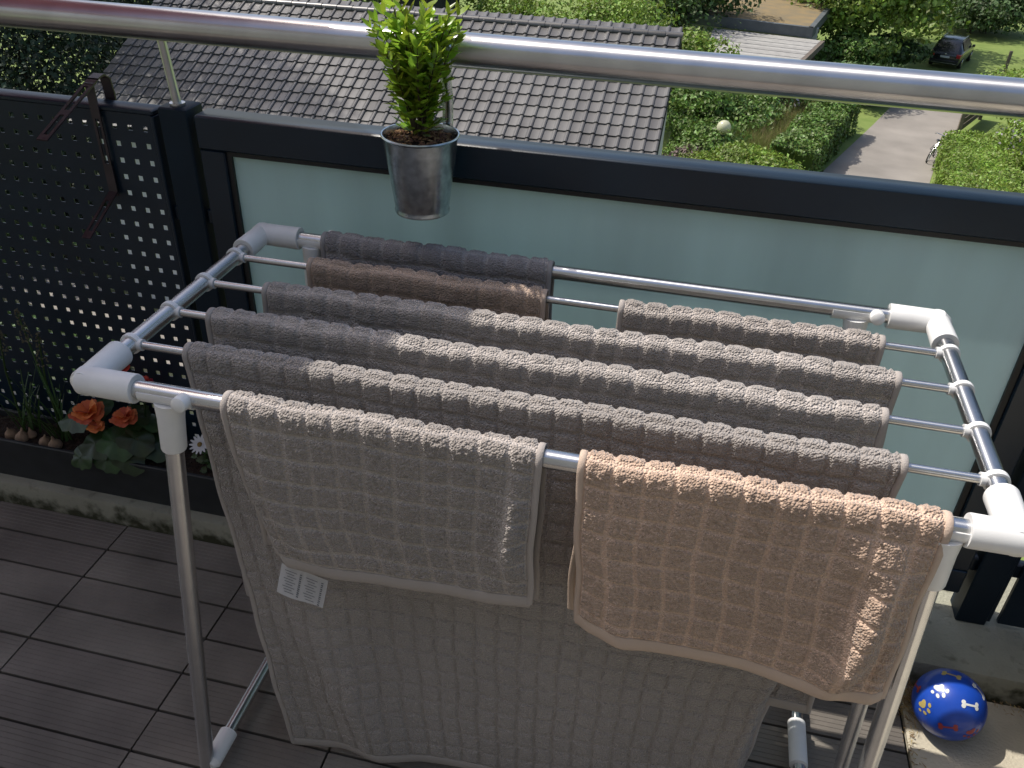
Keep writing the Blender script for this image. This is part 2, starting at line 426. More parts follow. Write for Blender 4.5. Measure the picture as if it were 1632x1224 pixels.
for (x, y, z) in pts: vs += [(x-.013, y, z), (x+.013, y, z)]
vs += [(x, y+.0001*0+.004*(1 if i > 3 else .2), z+(.004 if i <= 3 else 0)) for i, (x, y, z) in enumerate(vs)]
k = len(pts)*2
mb.add(vs, [(2*i, 2*i+1, 2*i+3, 2*i+2) for i in range(len(pts)-1)]+[(k+2*i, k+2*i+2, k+2*i+3, k+2*i+1) for i in range(len(pts)-1)]
       + [(2*i, 2*i+2, k+2*i+2, k+2*i) for i in range(len(pts)-1)]+[(2*i+1, k+2*i+1, k+2*i+3, 2*i+3) for i in range(len(pts)-1)])
mb.build('hook', G['bracket_metal'], br)
strap((-.437, YR-.004, 1.205), (-.437, YR-.006, .945), .022, .003, [(.3, .7)]).build('back_strap', G['bracket_metal'], br)
strap((-.437, YR-.006, .955), (-.445, YR-.125, .885), .022, .003, [(.2, .85)]).build('lower_arm', G['bracket_metal'], br)

# slatted fence section right of the post
sf = empty('slat_fence', (2.2, YR, .08)); tag(sf, 'dark upright slat fence on the kerb, right of the glass panel', 'fence')
for k in range(9):
    x = 1.697+.083*k-(.0 if k else .0)
    if k == 0: continue
    MB().bbox(x-.066, x, YR+.006, YR+.020, .09, 1.12, .002).build('slat', G['anthracite'], sf)
MB().bbox(1.60, 2.6, YR+.020, YR+.045, .235, .275, .002).build('cross_bar', G['anthracite'], sf)
MB().bbox(1.78, 2.6, YR, YR+.045, 1.122, 1.156, .002).build('top_bar', G['anthracite'], sf)

# parasol that shades the left side (stands left of the frame)
zc = 2.30; sh = (zc-.96)/S.z
def lift(x, y): return Vector((x+S.x*sh, y+S.y*sh, zc))
e1 = Vector((.656, .755, 0)); e2 = Vector((-.755, .656, 0))
K = lift(.625, .447); SD = 2.5
c0, c1, c2, c3 = K, K-e1*SD, K-e1*SD+e2*SD, K+e2*SD
ctr = (c0+c2)/2
ps = empty('parasol', (ctr.x, ctr.y, 0)); tag(ps, 'square pinkish red parasol standing left of the perforated screen', 'parasol')
apex = ctr+Vector((0, 0, .42)); mb = MB(False); cs = [c0, c1, c2, c3]
for i in range(4):
    a, b = cs[i], cs[(i+1) % 4]
    mb.add([a, b, apex], [(0, 1, 2)])
mb.build('canopy', G['parasol_cloth'], ps)
MB().tube([(ctr.x, ctr.y, 0.02), (ctr.x, ctr.y, zc+.44)], .019, 16).build('pole', G['white_plastic'], ps)
MB().lathe([(0, 0), (.25, 0), (.25, .05), (.05, .09), (.03, .3), (0, .3)], (ctr.x, ctr.y, 0)).build('base', G['dark_pot'], ps)
for c in cs: MB().tube([apex-Vector((0, 0, .015)), c-Vector((0, 0, .015))], .006, 6).build('rib', G['white_plastic'], ps)

# ================================================================== DRYING RACK
H, D, LN = .95, .605, 1.388
rk = empty('drying_rack', (.7, .3, 0)); tag(rk, 'steel drying rack with white plastic corner joints, hung with towels', 'drying rack')
TR = .0150
MB().tube([(.05, 0, H), (LN-.05, 0, H)], TR, 32).build('front_bar', G['steel'], rk)
MB().tube([(.05, D, H), (LN-.05, D, H)], TR, 32).build('rear_bar', G['steel'], rk)
for X in (0, LN):
    MB().tube([(X, .05, H), (X, D-.05, H)], TR, 32).build('side_bar', G['steel'], rk)
YB_ = [D*i/5 for i in range(1, 5)]
for y in YB_:
    MB().tube([(0, y, H), (LN, y, H)], .0072, 20).build('hanging_bar', G['steel'], rk)
    for X, sg in ((0, 1), (LN, -1)):
        mb = MB(); 
        mb.lathe([(TR+.0002, -.006), (TR+.0035, -.005), (TR+.004, 0), (TR+.0035, .005), (TR+.0002, .006)], (X, y, H), 24, (0, 1, 0))
        mb.tube([(X+sg*.012, y, H), (X+sg*.022, y, H)], .0105, 16)
        mb.build('bar_clip', G['white_plastic'], rk)
for X, sx in ((0, 1), (LN, -1)):
    for Y, sy in ((0, 1), (D, -1)):
        mb = MB()
        R1 = .0242; sl = .060 if (sx < 0 and Y == 0) else .086
        mb.tube([(X-sx*.026, Y, H), (X-sx*.021, Y, H), (X-sx*.008, Y, H), (X+sx*sl, Y, H), (X+sx*(sl+.0025), Y, H), (X+sx*(sl+.0025), Y, H)], [.006, .013, R1*.97, R1, R1*.97, TR+.0005], 32)
        mb.tube([(X, Y-sy*.012, H), (X, Y+sy*.086, H), (X, Y+sy*.0885, H), (X, Y+sy*.0886, H)], [R1*.9, R1*.985, R1*.95, TR+.0005], 32)
        mb.build('corner_joint', G['white_plastic'], rk)
def tee(X, Y, foot, lean, back):
    """clip under the bar with a socket for the leg and a round button"""
    d = (Vector(foot)-Vector((X, Y, H))).normalized()
    mb = MB()
    n = 16; vs = []; xs_ = [-.046, -.044, .044, .046]
    prof_ = [(math.cos(a)*.0180, math.sin(a)*.0180) for a in [math.radians(160+220*i/(n-1)) for i in range(n)]]
    prof_ += [(math.cos(a)*.0148, math.sin(a)*.0148) for a in [math.radians(380-220*i/(n-1)) for i in range(n)]]
    kk = len(prof_)
    for xx in xs_: vs += [(X+xx, Y+a, H+b) for a, b in prof_]
    fs = [(i*kk+j, i*kk+(j+1) % kk, (i+1)*kk+(j+1) % kk, (i+1)*kk+j) for i in range(3) for j in range(kk)]
    fs += [tuple(range(kk)), tuple(range(4*kk-1, 3*kk-1, -1))]
    mb.add(vs, fs)
    p = Vector((X, Y, H))+d*.012
    mb.tube([p, p+d*.03, p+d*.088, p+d*.091, p+d*.0911], [.024, .0215, .0205, .0195, .0155], 28)
    s_ = mb.build('socket', G['white_plastic'], rk)
    if back == 0: return d
    bpos = Vector((X+.034, Y-back*.0205, H+.003))
    MB().lathe([(0, .012), (.009, .0115), (.0125, .009), (.0135, 0), (.0135, -.01), (0, -.01)], bpos, 24, (0, -back, .15)).build('button', G['white_plastic'], s_)
    return d
legs = [((.145, 0), (.081, -.064, .030), 1), ((1.302, 0), (1.358, .012, .035), 0), ((.117, D), (.085, .56, .035), -1), ((1.243, D), (1.318, .56, .035), 1)]
for (x, y), ft, bk in legs:
    d = tee(x, y, ft, 0, bk)
    p = Vector((x, y, H))+d*.05
    MB().tube([p, ft], .0150, 28).build('leg', G['steel'], rk)
MB().tube([(1.290, .03, .62), (1.348, .11, .05)], .0125, 24).build('leg_stay', G['steel'], rk)
for X, ya in ((.098, -.05), (1.318, .012)):
    MB().tube([(X-.006, ya, .04), (X-.012, .56, .04)], .0135, 24).build('foot_bar', G['steel'], rk)
    for y, s_ in ((ya, 1), (.56, -1)):
        MB().tube([(X-.006, y-s_*.022, .04), (X-.006, y-s_*.012, .04), (X-.0065, y+s_*.06, .04), (X-.0065, y+s_*.0605, .04)], [.010, .0195, .0195, .0145], 24).build('foot_joint', G['white_plastic'], rk)
MB().tube([(1.308, .345, .04), (1.308, .348, .04), (1.308, .240, .04), (1.308, .238, .04)], [.0145, .0195, .0195, .0145], 24).build('foot_sleeve', G['white_plastic'], rk)

# ------------------------------------------------------------------ towels
def smooth(t): t = np.clip(t, 0, 1); return t*t*(3-2*t)
def towel(name, label, x0, x1, Y0, rb, Lf, Lb, mname, hname, res=.004, sq=.0455, hp=.0052, terry_amp=.0008, xl=None, xr=None,
          yf=None, seed=0, group=None, lightg=1., puff=.0045):
    """sheet laid over a bar; Lf(u) front drop, Lb back drop; xl/xr edge shift as (drop, dx) tables; yf(U,T,d) forward shift"""
    rg = np.random.default_rng(seed)
    R = rb+puff; Wd = x1-x0
    Lfm = max(Lf) if isinstance(Lf, (list, tuple)) else Lf
    arc = math.pi*R; tot = Lb+arc+Lfm
    nu = int(Wd/res)+1; nv = int(tot/res)+1
    u = np.linspace(0, 1, nu); s = np.linspace(-Lb, arc+Lfm, nv)
    U, Sg = np.meshgrid(u, s, indexing='ij')
    LfU = np.interp(u, np.linspace(0, 1, len(Lf)), Lf)[:, None] if isinstance(Lf, (list, tuple)) else np.full((nu, 1), Lf)
    front = Sg > arc; back = Sg < 0
    ang = np.clip(Sg, 0, arc)/R
    df = np.where(front, (Sg-arc)*LfU/Lfm, 0); db = np.where(back, -Sg, 0)
    Yc = Y0+R*np.cos(ang); Zc = H+R*np.sin(ang)-df-db
    Zc = np.where(front | back, H-df-db, Zc)
    T = df/Lfm
    X = x0+Wd*U
    if xl is not None:
        X = X+(1-U)*np.interp(df, [a for a, b in xl], [b for a, b in xl])
    if xr is not None:
        X = X+U*np.interp(df, [a for a, b in xr], [b for a, b in xr])
    Yc = Yc-np.where(front, .004*smooth(df/.12)*(1-.5*T), 0)+np.where(back, .01*smooth(db/.12), 0)
    wav = (.0022*np.sin(U*9+seed)+.0012*np.sin(U*21+seed*2.3))
    Yc = Yc+wav*(T+db/max(Lb, .01)*.8)
    if yf is not None: Yc = Yc-np.where(front, yf(U, T, df), 0)
    Zc = Zc+.0015*np.sin(U*13+seed)*np.sin(ang)
    X = X+(.0022*np.sin(Sg*16+seed)+.0012*np.sin(Sg*41+seed*1.7))*np.minimum(1, (df+db)/.1)
    P = np.stack([X, Yc, Zc], -1)
    du = np.gradient(P, axis=0); dv = np.gradient(P, axis=1)
    Nn = np.cross(du, dv); Nn /= np.linalg.norm(Nn, axis=-1, keepdims=True)+1e-9
    # towels' outside: up over the bar
    if Nn[nu//2, np.argmin(abs(s-arc/2)), 2] < 0: Nn = -Nn
    # woven squares
    wob = .0025*np.sin(U*Wd*30+seed)+.002*np.sin(Sg*25+seed)
    a = ((U*Wd+wob) % sq); a = np.minimum(a, sq-a); b = ((Sg+wob+.01) % sq); b = np.minimum(b, sq-b)
    g = np.minimum(smooth((a-.0023)/.0030), smooth((b-.0023)/.0030))*(.86+.14*smooth(np.minimum(a, b)/(.4*sq)))
    em = np.minimum(np.minimum(U*Wd, (1-U)*Wd)/.012, np.minimum(Sg+Lb, arc+Lfm-Sg)/.03)
    pile = np.where(em > 1, g, 0)
    small = rg.normal(0, 1, (nu, nv)); sm = (small+np.roll(small, 1, 0)+np.roll(small, 1, 1)+np.roll(np.roll(small, 1, 0), 1, 1))/2
    big = np.kron(rg.normal(0, 1, (nu//8+2, nv//8+2)), np.ones((8, 8)))[:nu, :nv]
    disp = hp*pile+terry_amp*(sm*.55+small*.55)*(pile*.85+.1*(em > 1))+.00022*big*pile
    P = P+Nn*disp[..., None]
    root = empty(name, (x0+Wd/2, Y0, H)); tag(root, label, 'towel', group)
    ids = np.arange(nu*nv).reshape(nu, nv)
    F = np.stack([ids[:-1, :-1], ids[1:, :-1], ids[1:, 1:], ids[:-1, 1:]], -1).reshape(-1, 4)
    me_ = np_mesh('terry_sheet', P.reshape(-1, 3), F, G[mname], True)
    at_ = me_.attributes.new('pile', 'FLOAT', 'POINT'); at_.data.foreach_set('value', (1-(1-pile)*lightg).astype(np.float32).ravel())
    attach(link('terry_sheet', me_), root)
    # hems: rounded bands along the four edges
    def band(C, Wv, Nv, w, t, nm):
        C = np.asarray(C); n = len(C); m_ = 8; V = []
        for q in range(m_):
            a = 2*math.pi*q/m_
            ca = math.copysign(abs(math.cos(a))**.6, math.cos(a)); sa = math.copysign(abs(math.sin(a))**.8, math.sin(a))
            V.append(C+Wv*(w/2*ca)+Nv*(t/2*sa))
        V = np.stack(V, 1).reshape(-1, 3); ids = np.arange(n*m_).reshape(n, m_)
        F = np.stack([ids[:-1], np.roll(ids, -1, 1)[:-1], np.roll(ids, -1, 1)[1:], ids[1:]], -1).reshape(-1, 4)
        attach(link(nm, np_mesh(nm, V, F, G[hname], True)), root)
    st = max(1, int(.008/res))
    w_u = du/(np.linalg.norm(du, axis=-1, keepdims=True)+1e-9); w_v = dv/(np.linalg.norm(dv, axis=-1, keepdims=True)+1e-9)
    k4 = max(1, int(.005/res))
    for i in (k4, nu-1-k4): band(P[i, ::st], w_u[i, ::st], Nn[i, ::st], .0110, .0044, 'side_hem')
    ke = max(1, int(.011/res))
    for j in (ke, nv-1-ke): band(P[::st, j], w_v[::st, j], Nn[::st, j], .026, .0036, 'end_hem')
    return root, P, Nn
HB = .0072
grp = None
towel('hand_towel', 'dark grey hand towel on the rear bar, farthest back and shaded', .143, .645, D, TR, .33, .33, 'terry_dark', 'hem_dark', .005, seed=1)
towel('hand_towel', 'brown hand towel on the left of the bar next to the rear bar', .165, .657, YB_[3], HB, .33, .33, 'terry_brown', 'hem_brown', .005, seed=2, puff=.0095)
towel('hand_towel', 'small light grey towel on the right, behind the long towels', .797, 1.276, YB_[3], HB, .18, .17, 'terry_light', 'hem_light', .0045, seed=3, puff=.0095)
towel('bath_towel', 'long grey towel farthest back of the three long ones', .128, 1.289, YB_[2], HB, .5, .5, 'terry_grey', 'hem_grey', .0055, seed=4, puff=.0095)
towel('bath_towel', 'long grey towel in the middle of the three long ones', .079, 1.253, YB_[1], HB, .5, .5, 'terry_grey', 'hem_grey', .0055, seed=5, puff=.0095)
def big_y(U, T, d):
    F = np.interp(U, [0, .12, .3, .6, 1], [.105, .085, .055, .03, .0])
    y = F*smooth(T*1.05)*1.0
    ctr_ = .02+.20*T
    y = y+.022*T*(1-.8*smooth((T-.75)/.25))*np.exp(-((U-ctr_)/.05)**2)
    y = y-.075*smooth((U-.955)/.045)*smooth(T*2)-.03*smooth((ctr_-U)/.12)*T
    y = y+.005*T*np.sin(U*11+.6)
    return y
towel('bath_towel', 'large grey towel on the first thin bar, hanging almost down to the deck', .108, 1.262, YB_[0], HB, [.918, .915, .912, .91, .91], .62, 'terry_grey', 'hem_grey', .0031,
      xl=[(0, 0), (.12, .012), (.3, .038), (.45, .062), (.65, .10), (.9, .125)], xr=[(0, 0), (.3, -.03), (.6, -.06), (.9, -.08)], yf=big_y, lightg=.12, hp=.0042, terry_amp=.0006, seed=6, puff=.0095)
def lg_y(U, T, d):
    return .010*T*(1-smooth((T-.7)/.3))*np.exp(-((U-.08-.1*T)/.06)**2)+.020*smooth(T*2)*(1-smooth((T-.55)/.3))*np.exp(-((U-.93)/.035)**2)-.022*smooth((.07-U)/.07)*smooth(T*1.4)+.003*T*np.sin(U*8+1)+.008*T
lt, LP, LNm = towel('hand_towel', 'light grey hand towel on the front bar with a white care label', .247, .747, 0, TR, [.302, .306, .302, .292, .280], .325, 'terry_light', 'hem_light', .0026,
      xl=[(0, 0), (.08, .006), (.17, .016), (.33, .052)], xr=[(0, 0), (.33, -.002)], yf=lg_y, hp=.0042, terry_amp=.0010, seed=8)
def be_y(U, T, d):
    c = .93-.12*T
    return .036*smooth(T*1.8)*(1-.8*smooth((T-.7)/.3))*np.exp(-((U-c)/.05)**2)-.014*smooth((U-.95)/.05)*smooth(T*2)+.008*T*np.exp(-((U-.06-.1*T)/.05)**2)-.007*smooth((.05-U)/.05)*smooth(T*1.2) \
        + .006*T*np.sin(U*10)+.012*np.exp(-((U-.84)/.06)**2)*np.exp(-((T-.17)/.10)**2)+.012*T
towel('hand_towel', 'beige hand towel on the right of the front bar', .803, 1.300, 0, TR, [.302, .316, .324, .330, .335, .342], .335, 'terry_beige', 'hem_beige', .0026,
      xl=[(0, 0), (.33, .018), (.36, .03)], xr=[(0, 0), (.36, .004)], yf=be_y, hp=.0043, terry_amp=.0010, seed=9)
# care label under the light grey towel
A = Vector((.303, -.012, .633)); ex = Vector((.082, .004, -.026)); ez = Vector((-.012, -.012, -.062))
nrm = ex.cross(ez).normalized()
if nrm.y > 0: nrm = -nrm
mb = MB(True); vs = []
for i in range(7):
    for j in range(5):
        vs.append(A+ex*(i/6)+ez*(j/4)+nrm*(.003*math.sin(i*.9)*j/4))
mb.add(vs, [(i*5+j, (i+1)*5+j, (i+1)*5+j+1, i*5+j+1) for i in range(6) for j in range(4)])
lab = mb.build('care_label', G['label_white'], lt)
mb = MB(False)
for col_, (a, b) in enumerate(((.10, .36), (.55, .80))):
    for k in range(9):
        q = A+nrm*.0035+ez*(.12+k*.088); w0, w1 = a+.03*((k*7) % 3), b-.05*((k*5) % 2)
        mb.add([q+ex*w0, q+ex*w1, q+ex*w1+ez*.022, q+ex*w0+ez*.022], [(0, 1, 2, 3)])
for a in (.42, .88):
    for k in range(12):
        q = A+nrm*.0035+ex*a+ez*(.10+k*.068)
        mb.add([q, q+ex*.045, q+ex*.045+ez*(.034+.02*(k % 2)), q+ez*.04], [(0, 1, 2, 3)])
mb.build('print', G['label_ink'], lab)

# ================================================================== POT ON THE RAILING
PC = Vector((.362, .622, 1.043))
pot = empty('hanging_pot', PC); tag(pot, 'galvanised metal pot hanging on the inside of the handrail', 'pot')
prof = [(0, .006), (.050, .006), (.0545, .002), (.056, 0), (.0565, .004), (.0548, .009), (.0555, .012), (.0735, .148), (.0745, .153), (.077, .1545), (.0782, .157), (.077, .1595), (.0745, .159), (.0725, .15), (.066, .10)]
MB().lathe(prof, PC, 64).build('bucket', G['galvanised'], pot)
mb = MB(True); vs = []; nr, na = 12, 40
for i in range(nr+1):
    for j in range(na):
        r = .0715*i/nr; a = 2*math.pi*j/na
        vs.append((PC.x+r*math.cos(a), PC.y+r*math.sin(a), PC.z+.136+.010*math.sin(5*r/.07+j)*(.2)+random.uniform(-.0025, .0035)+.012*(1-i/nr)))
mb.add(vs, [(i*na+j, (i+1)*na+j, (i+1)*na+(j+1) % na, i*na+(j+1) % na) for i in range(nr) for j in range(na)])
mb.build('soil', G['soil'], pot)
V = []; F = []
for k in range(420):
    a = random.uniform(0, 6.283); r = .066*math.sqrt(random.random()); c = np.array([PC.x+r*math.cos(a), PC.y+r*math.sin(a), PC.z+.1415+random.uniform(0, .010)+.012*(1-r/.07)])
    d = np.array([random.gauss(0, 1), random.gauss(0, 1), random.gauss(0, .35)]); d /= np.linalg.norm(d); n_ = np.cross(d, [0, 0, 1]); n_ /= np.linalg.norm(n_)+1e-6
    l = random.uniform(.002, .007); w = random.uniform(.0008, .0022); b = len(V); h_ = np.array([0, 0, w])
    V += [c-d*l-n_*w, c-d*l+n_*w, c+d*l+n_*w, c+d*l-n_*w, c-d*l*.6+h_, c+d*l*.6+h_]
    F += [(b, b+1, b+4, b+4), (b+1, b+2, b+5, b+4), (b+2, b+3, b+5, b+5), (b+3, b, b+4, b+5)]
F3 = []
for f in F:
    F3 += [(f[0], f[1], f[2])] if f[2] == f[3] else [(f[0], f[1], f[2]), (f[0], f[2], f[3])]
o = attach(link('bark_mulch', np_mesh('bark_mulch', V, F3, G['straw_soil'])), pot); o['kind'] = 'stuff'
# strap hook over the handrail
mb = MB(True); prof = []
for k in range(19):
    a = math.radians(-35+255*k/18); prof.append((YR+math.cos(a)*.0352, 1.342+math.sin(a)*.0352))
prof = [(YR+.0352*math.cos(math.radians(-35))-.004, 1.342-.03)]+prof+[(YR-.034, 1.295), (PC.y+.078, 1.255), (PC.y+.0765, 1.205), (PC.y+.0745, 1.18)]
X0, X1 = .384, .406; vs = []
for (y, z) in prof: vs += [(X0, y, z), (X1, y, z)]
mb.add(vs, [(2*i, 2*i+1, 2*i+3, 2*i+2) for i in range(len(prof)-1)])
o = mb.build('hook', G['galvanised'], pot); md = o.modifiers.new('thickness', 'SOLIDIFY'); md.thickness = .0016; md.offset = 1

# box plant: stems + single leaves
bx = empty('box_plant', PC+Vector((0, 0, .14))); tag(bx, 'young box shrub with glossy bright green leaves growing in the metal pot', 'shrub')
def leaf_mesh(name, m, L=.030, W=.0165, cup=.20):
    mb = MB(True); n = 6; vs = [(0, 0, 0)]
    rows = []
    for i in range(n+1):
        t = i/n; w = W*.5*math.sin(math.pi*min(1, t**.85))**.8 if 0 < t < 1 else .0004
        z = cup*L*(t-.5)**2-.25*cup*L+.0; rows.append((t*L, w, z))
    vs = []
    for x, w, z in rows: vs += [(x, -w, z+w*.35), (x, 0, z), (x, w, z+w*.35)]
    fs = []
    for i in range(n):
        for j in range(2): fs.append((3*i+j, 3*i+3+j, 3*i+4+j, 3*i+1+j))
    mb.add(vs, fs); return mb.mesh(name, m)
leaf_me = leaf_mesh('leaf', G['box_leaf'])
base = PC+Vector((0, 0, .145)); nleaf = 0
stems = []
for k in range(18):
    a = k*2.4+.4; sp = .078*math.sqrt((k+.5)/18); hgt = random.uniform(.185, .25)
    tip = base+Vector((sp*math.cos(a)*1.1, sp*math.sin(a)*.95, hgt-.25*sp))
    if k in (3, 6): tip += Vector((0, 0, .02))
    stems.append((base+Vector((random.uniform(-.012, .012), random.uniform(-.012, .012), -.01)), tip, random.random()))
stems.append((base+Vector((-.01, 0, 0)), base+Vector((-.050, -.008, .285)), .5)); stems.append((base+Vector((-.01, 0, 0)), base+Vector((-.020, -.03, .262)), .5))
stems.append((base, base+Vector((.064, -.012, .235)), .2)); stems.append((base, base+Vector((.078, .0, .20)), .2)); stems.append((base, base+Vector((-.072, -.012, .215)), .2))
V = []; F = []
for (p, q, sd) in stems:
    mid = (p+q)/2+Vector(((q-p).x*-.12, (q-p).y*-.12, .02))
    def bez(t): return p*(1-t)**2+mid*2*t*(1-t)+q*t*t
    MB().tube([bez(i/5) for i in range(6)], [.0021, .0019, .0017, .0014, .0011, .0007], 6).build('stem', G['bark'], bx)
    nn = 9
    for i in range(nn):
        t = .30+.70*(i/(nn-1)); pos = bez(t); tan = (bez(min(1, t+.05))-bez(t-.05)).normalized()
        for sgn in (0, 1):
            if nleaf >= 299 and i < nn-1: pass
            az = i*math.pi/2+sgn*math.pi+sd*6
            side = tan.cross(Vector((math.cos(az), math.sin(az), .3))).normalized()
            ele = math.radians(random.uniform(28, 55) if i < nn-1 else random.uniform(55, 75))
            d = (side*math.cos(ele)+tan*math.sin(ele)).normalized()
            upv = (tan*math.cos(ele)-side*math.sin(ele)).normalized(); yv = upv.cross(d).normalized()
            sc = random.uniform(.8, 1.2)*(1 if i < nn-2 else .92)
            Mx = Matrix((d, yv, upv)).transposed().to_4x4()
            if nleaf < 300 and (i >= 3 or sgn):
                o = link('leaf', leaf_me, bx)
                Mx = Matrix.Translation(pos-Vector(bx.location)) @ Mx @ Matrix.Scale(sc, 4)
                o.matrix_basis = Mx; nleaf += 1
            else:
                b = len(V); 
                for v in leaf_me.vertices: V.append(pos+(Mx.to_3x3() @ (v.co*sc)))
                for f in leaf_me.polygons: F.append([b+i_ for i_ in f.vertices])
# low shaded leaves that fill the base of the shrub
for k in range(430):
    a = random.uniform(0, 6.283); h_ = random.uniform(.015, .225); r = random.uniform(.01, .024+.27*h_)
    pos = base+Vector((r*math.cos(a), r*math.sin(a), h_)); d = Vector((math.cos(a+random.gauss(0, .5)), math.sin(a+random.gauss(0, .5)), random.uniform(.1, .9))).normalized()
    yv = d.cross(Vector((0, 0, 1))).normalized(); upv = yv.cross(d); Mx = Matrix((d, -yv, upv)).transposed()
    b = len(V)
    for v in leaf_me.vertices: V.append(pos+(Mx @ (v.co*random.uniform(.75, 1.0))))
    for f in leaf_me.polygons: F.append([b+i_ for i_ in f.vertices])
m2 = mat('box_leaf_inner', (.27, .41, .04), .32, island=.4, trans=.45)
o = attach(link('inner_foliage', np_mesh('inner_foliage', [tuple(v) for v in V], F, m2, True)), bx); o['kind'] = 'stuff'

# ================================================================== PLANTER BOX
pb = empty('planter_box', (-.7, .64, .08)); tag(pb, 'long dark grey plastic flower box on the mossy kerb at the left', 'planter')
mb = MB()
x0, x1 = -1.45, .16; y0, y1, z0, z1 = .580, .712, .0802, .225
o_ = [(x0, y0, z1), (x1, y0, z1), (x1, y1, z1), (x0, y1, z1)]; t = .006
def ring(i, z): return [(x0+i, y0+i, z), (x1-i, y0+i, z), (x1-i, y1-i, z), (x0+i, y1-i, z)]
rings = [ring(.012, z0), ring(.004, z1-.014), ring(.0, z1-.013), ring(-.001, z1-.003), ring(.001, z1), ring(.007, z1), ring(.009, z1-.004), ring(.009, z1-.03)]
vs = [v for r in rings for v in r]
fs = [(4*i+j, 4*i+(j+1) % 4, 4*i+4+(j+1) % 4, 4*i+4+j) for i in range(len(rings)-1) for j in range(4)]+[(3, 2, 1, 0)]
MB(False).add(vs, fs).build('box', G['planter_plastic'], pb)
mb = MB(True); nx_, ny_ = 110, 12
vs = [(x0+.009+(x1-x0-.018)*i/nx_, y0+.009+(y1-y0-.018)*j/ny_, z1-.022+random.uniform(-.004, .006)) for i in range(nx_+1) for j in range(ny_+1)]
mb.add(vs, [(i*(ny_+1)+j, (i+1)*(ny_+1)+j, (i+1)*(ny_+1)+j+1, i*(ny_+1)+j+1) for i in range(nx_) for j in range(ny_)])
mb.build('soil', G['soil'], pb)
SZ = z1-.02
def blade(p, d, L, w, droop, m, name, par):
    mb = MB(True); vs = []; n = 8; p = Vector(p); d = Vector(d).normalized(); hor = Vector((d.x, d.y, 0)); hor = hor.normalized() if hor.length > .01 else Vector((1, 0, 0))
    wv = d.cross(hor) if d.cross(hor).length > .05 else Vector((-hor.y, hor.x, 0)); wv = Vector((-hor.y, hor.x, 0))
    for i in range(n+1):
        t = i/n; q = p+d*L*t+hor*droop*L*t*t*.8-Vector((0, 0, 1))*droop*L*t*t*.6; ww = w*(1-.85*t**2)
        vs += [q-wv*ww/2, q+Vector((0, 0, -ww*.2)), q+wv*ww/2]
    mb.add(vs, [(3*i+j, 3*i+1+j, 3*i+4+j, 3*i+3+j) for i in range(n) for j in range(2)])
    return mb.build(name, m, par)
# bulb plants
def bulb_plant(x, y, nl, label, heads, lean):
    r = empty('bulb_plant', (x, y, SZ)); tag(r, label, 'plant', None)
    for k in range(nl):
        a = random.uniform(0, 6.283); ox, oy = random.gauss(0, .016), random.gauss(0, .012)
        blade((x+ox, y+oy, SZ), (math.cos(a)*.3+lean, math.sin(a)*.22, 1), random.uniform(.14, .27), random.uniform(.005, .008), random.uniform(.05, .5), G['bulb_leaf'], 'leaf', r)
    for (hx, hy, hz) in heads:
        tip = Vector((hx, hy, hz)); b = Vector((x+random.gauss(0, .01), y, SZ)); mid = (b+tip)/2+Vector((-.01, 0, .03))
        MB().tube([b, (b+mid)/2+Vector((0, 0, .005)), mid, (mid+tip)/2, tip], [.0032, .003, .0028, .0024, .0018], 8).build('stalk', G['bulb_leaf'], r)
        mb = MB(False); dd = (tip-mid).normalized()
        for q in range(70):
            s_ = random.random(); a = random.uniform(0, 6.283); rr = .014*(1-s_*.75)
            c = tip-dd*.085+dd*(.10*s_)+Vector((math.cos(a)*rr, math.sin(a)*rr, 0)); e = .0028
            mb.add([c+Vector((e, 0, 0)), c+Vector((0, e, 0)), c+Vector((-e, 0, 0)), c+Vector((0, -e, 0)), c+Vector((0, 0, e*1.3)), c-Vector((0, 0, e*1.3))],
                   [(0,1,4),(1,2,4),(2,3,4),(3,0,4),(1,0,5),(2,1,5),(3,2,5),(0,3,5)])
        mb.build('seed_head', G['seed_head'], r)
    for k in range(2 if lean < 0 else 3):
        bxp = x+(-.028, .012, .034)[k]+random.uniform(-.006, .006); byp = y-.034+(.0, -.006, .012)[k]; rr = (.017, .019, .014)[k]
        MB().lathe([(0, -.5*rr), (.75*rr, -.45*rr), (rr, 0), (.92*rr, .45*rr), (.55*rr, .95*rr), (.22*rr, 1.4*rr), (.12*rr, 1.9*rr), (0, 2*rr)], (bxp, byp, SZ+.006), 20, (random.uniform(-.35, .35), random.uniform(-.3, .1), 1)).build('bulb', G['bulb'], r)
bulb_plant(-.745, .650, 15, 'bulb plant with seed heads, nearest the orange begonia in the flower box', [(-.735, .665, .535), (-.772, .66, .60)], -.02)
bulb_plant(-.865, .655, 14, 'grassy bulb plant at the far left end of the flower box', [(-.85, .66, .55)], 0.02)
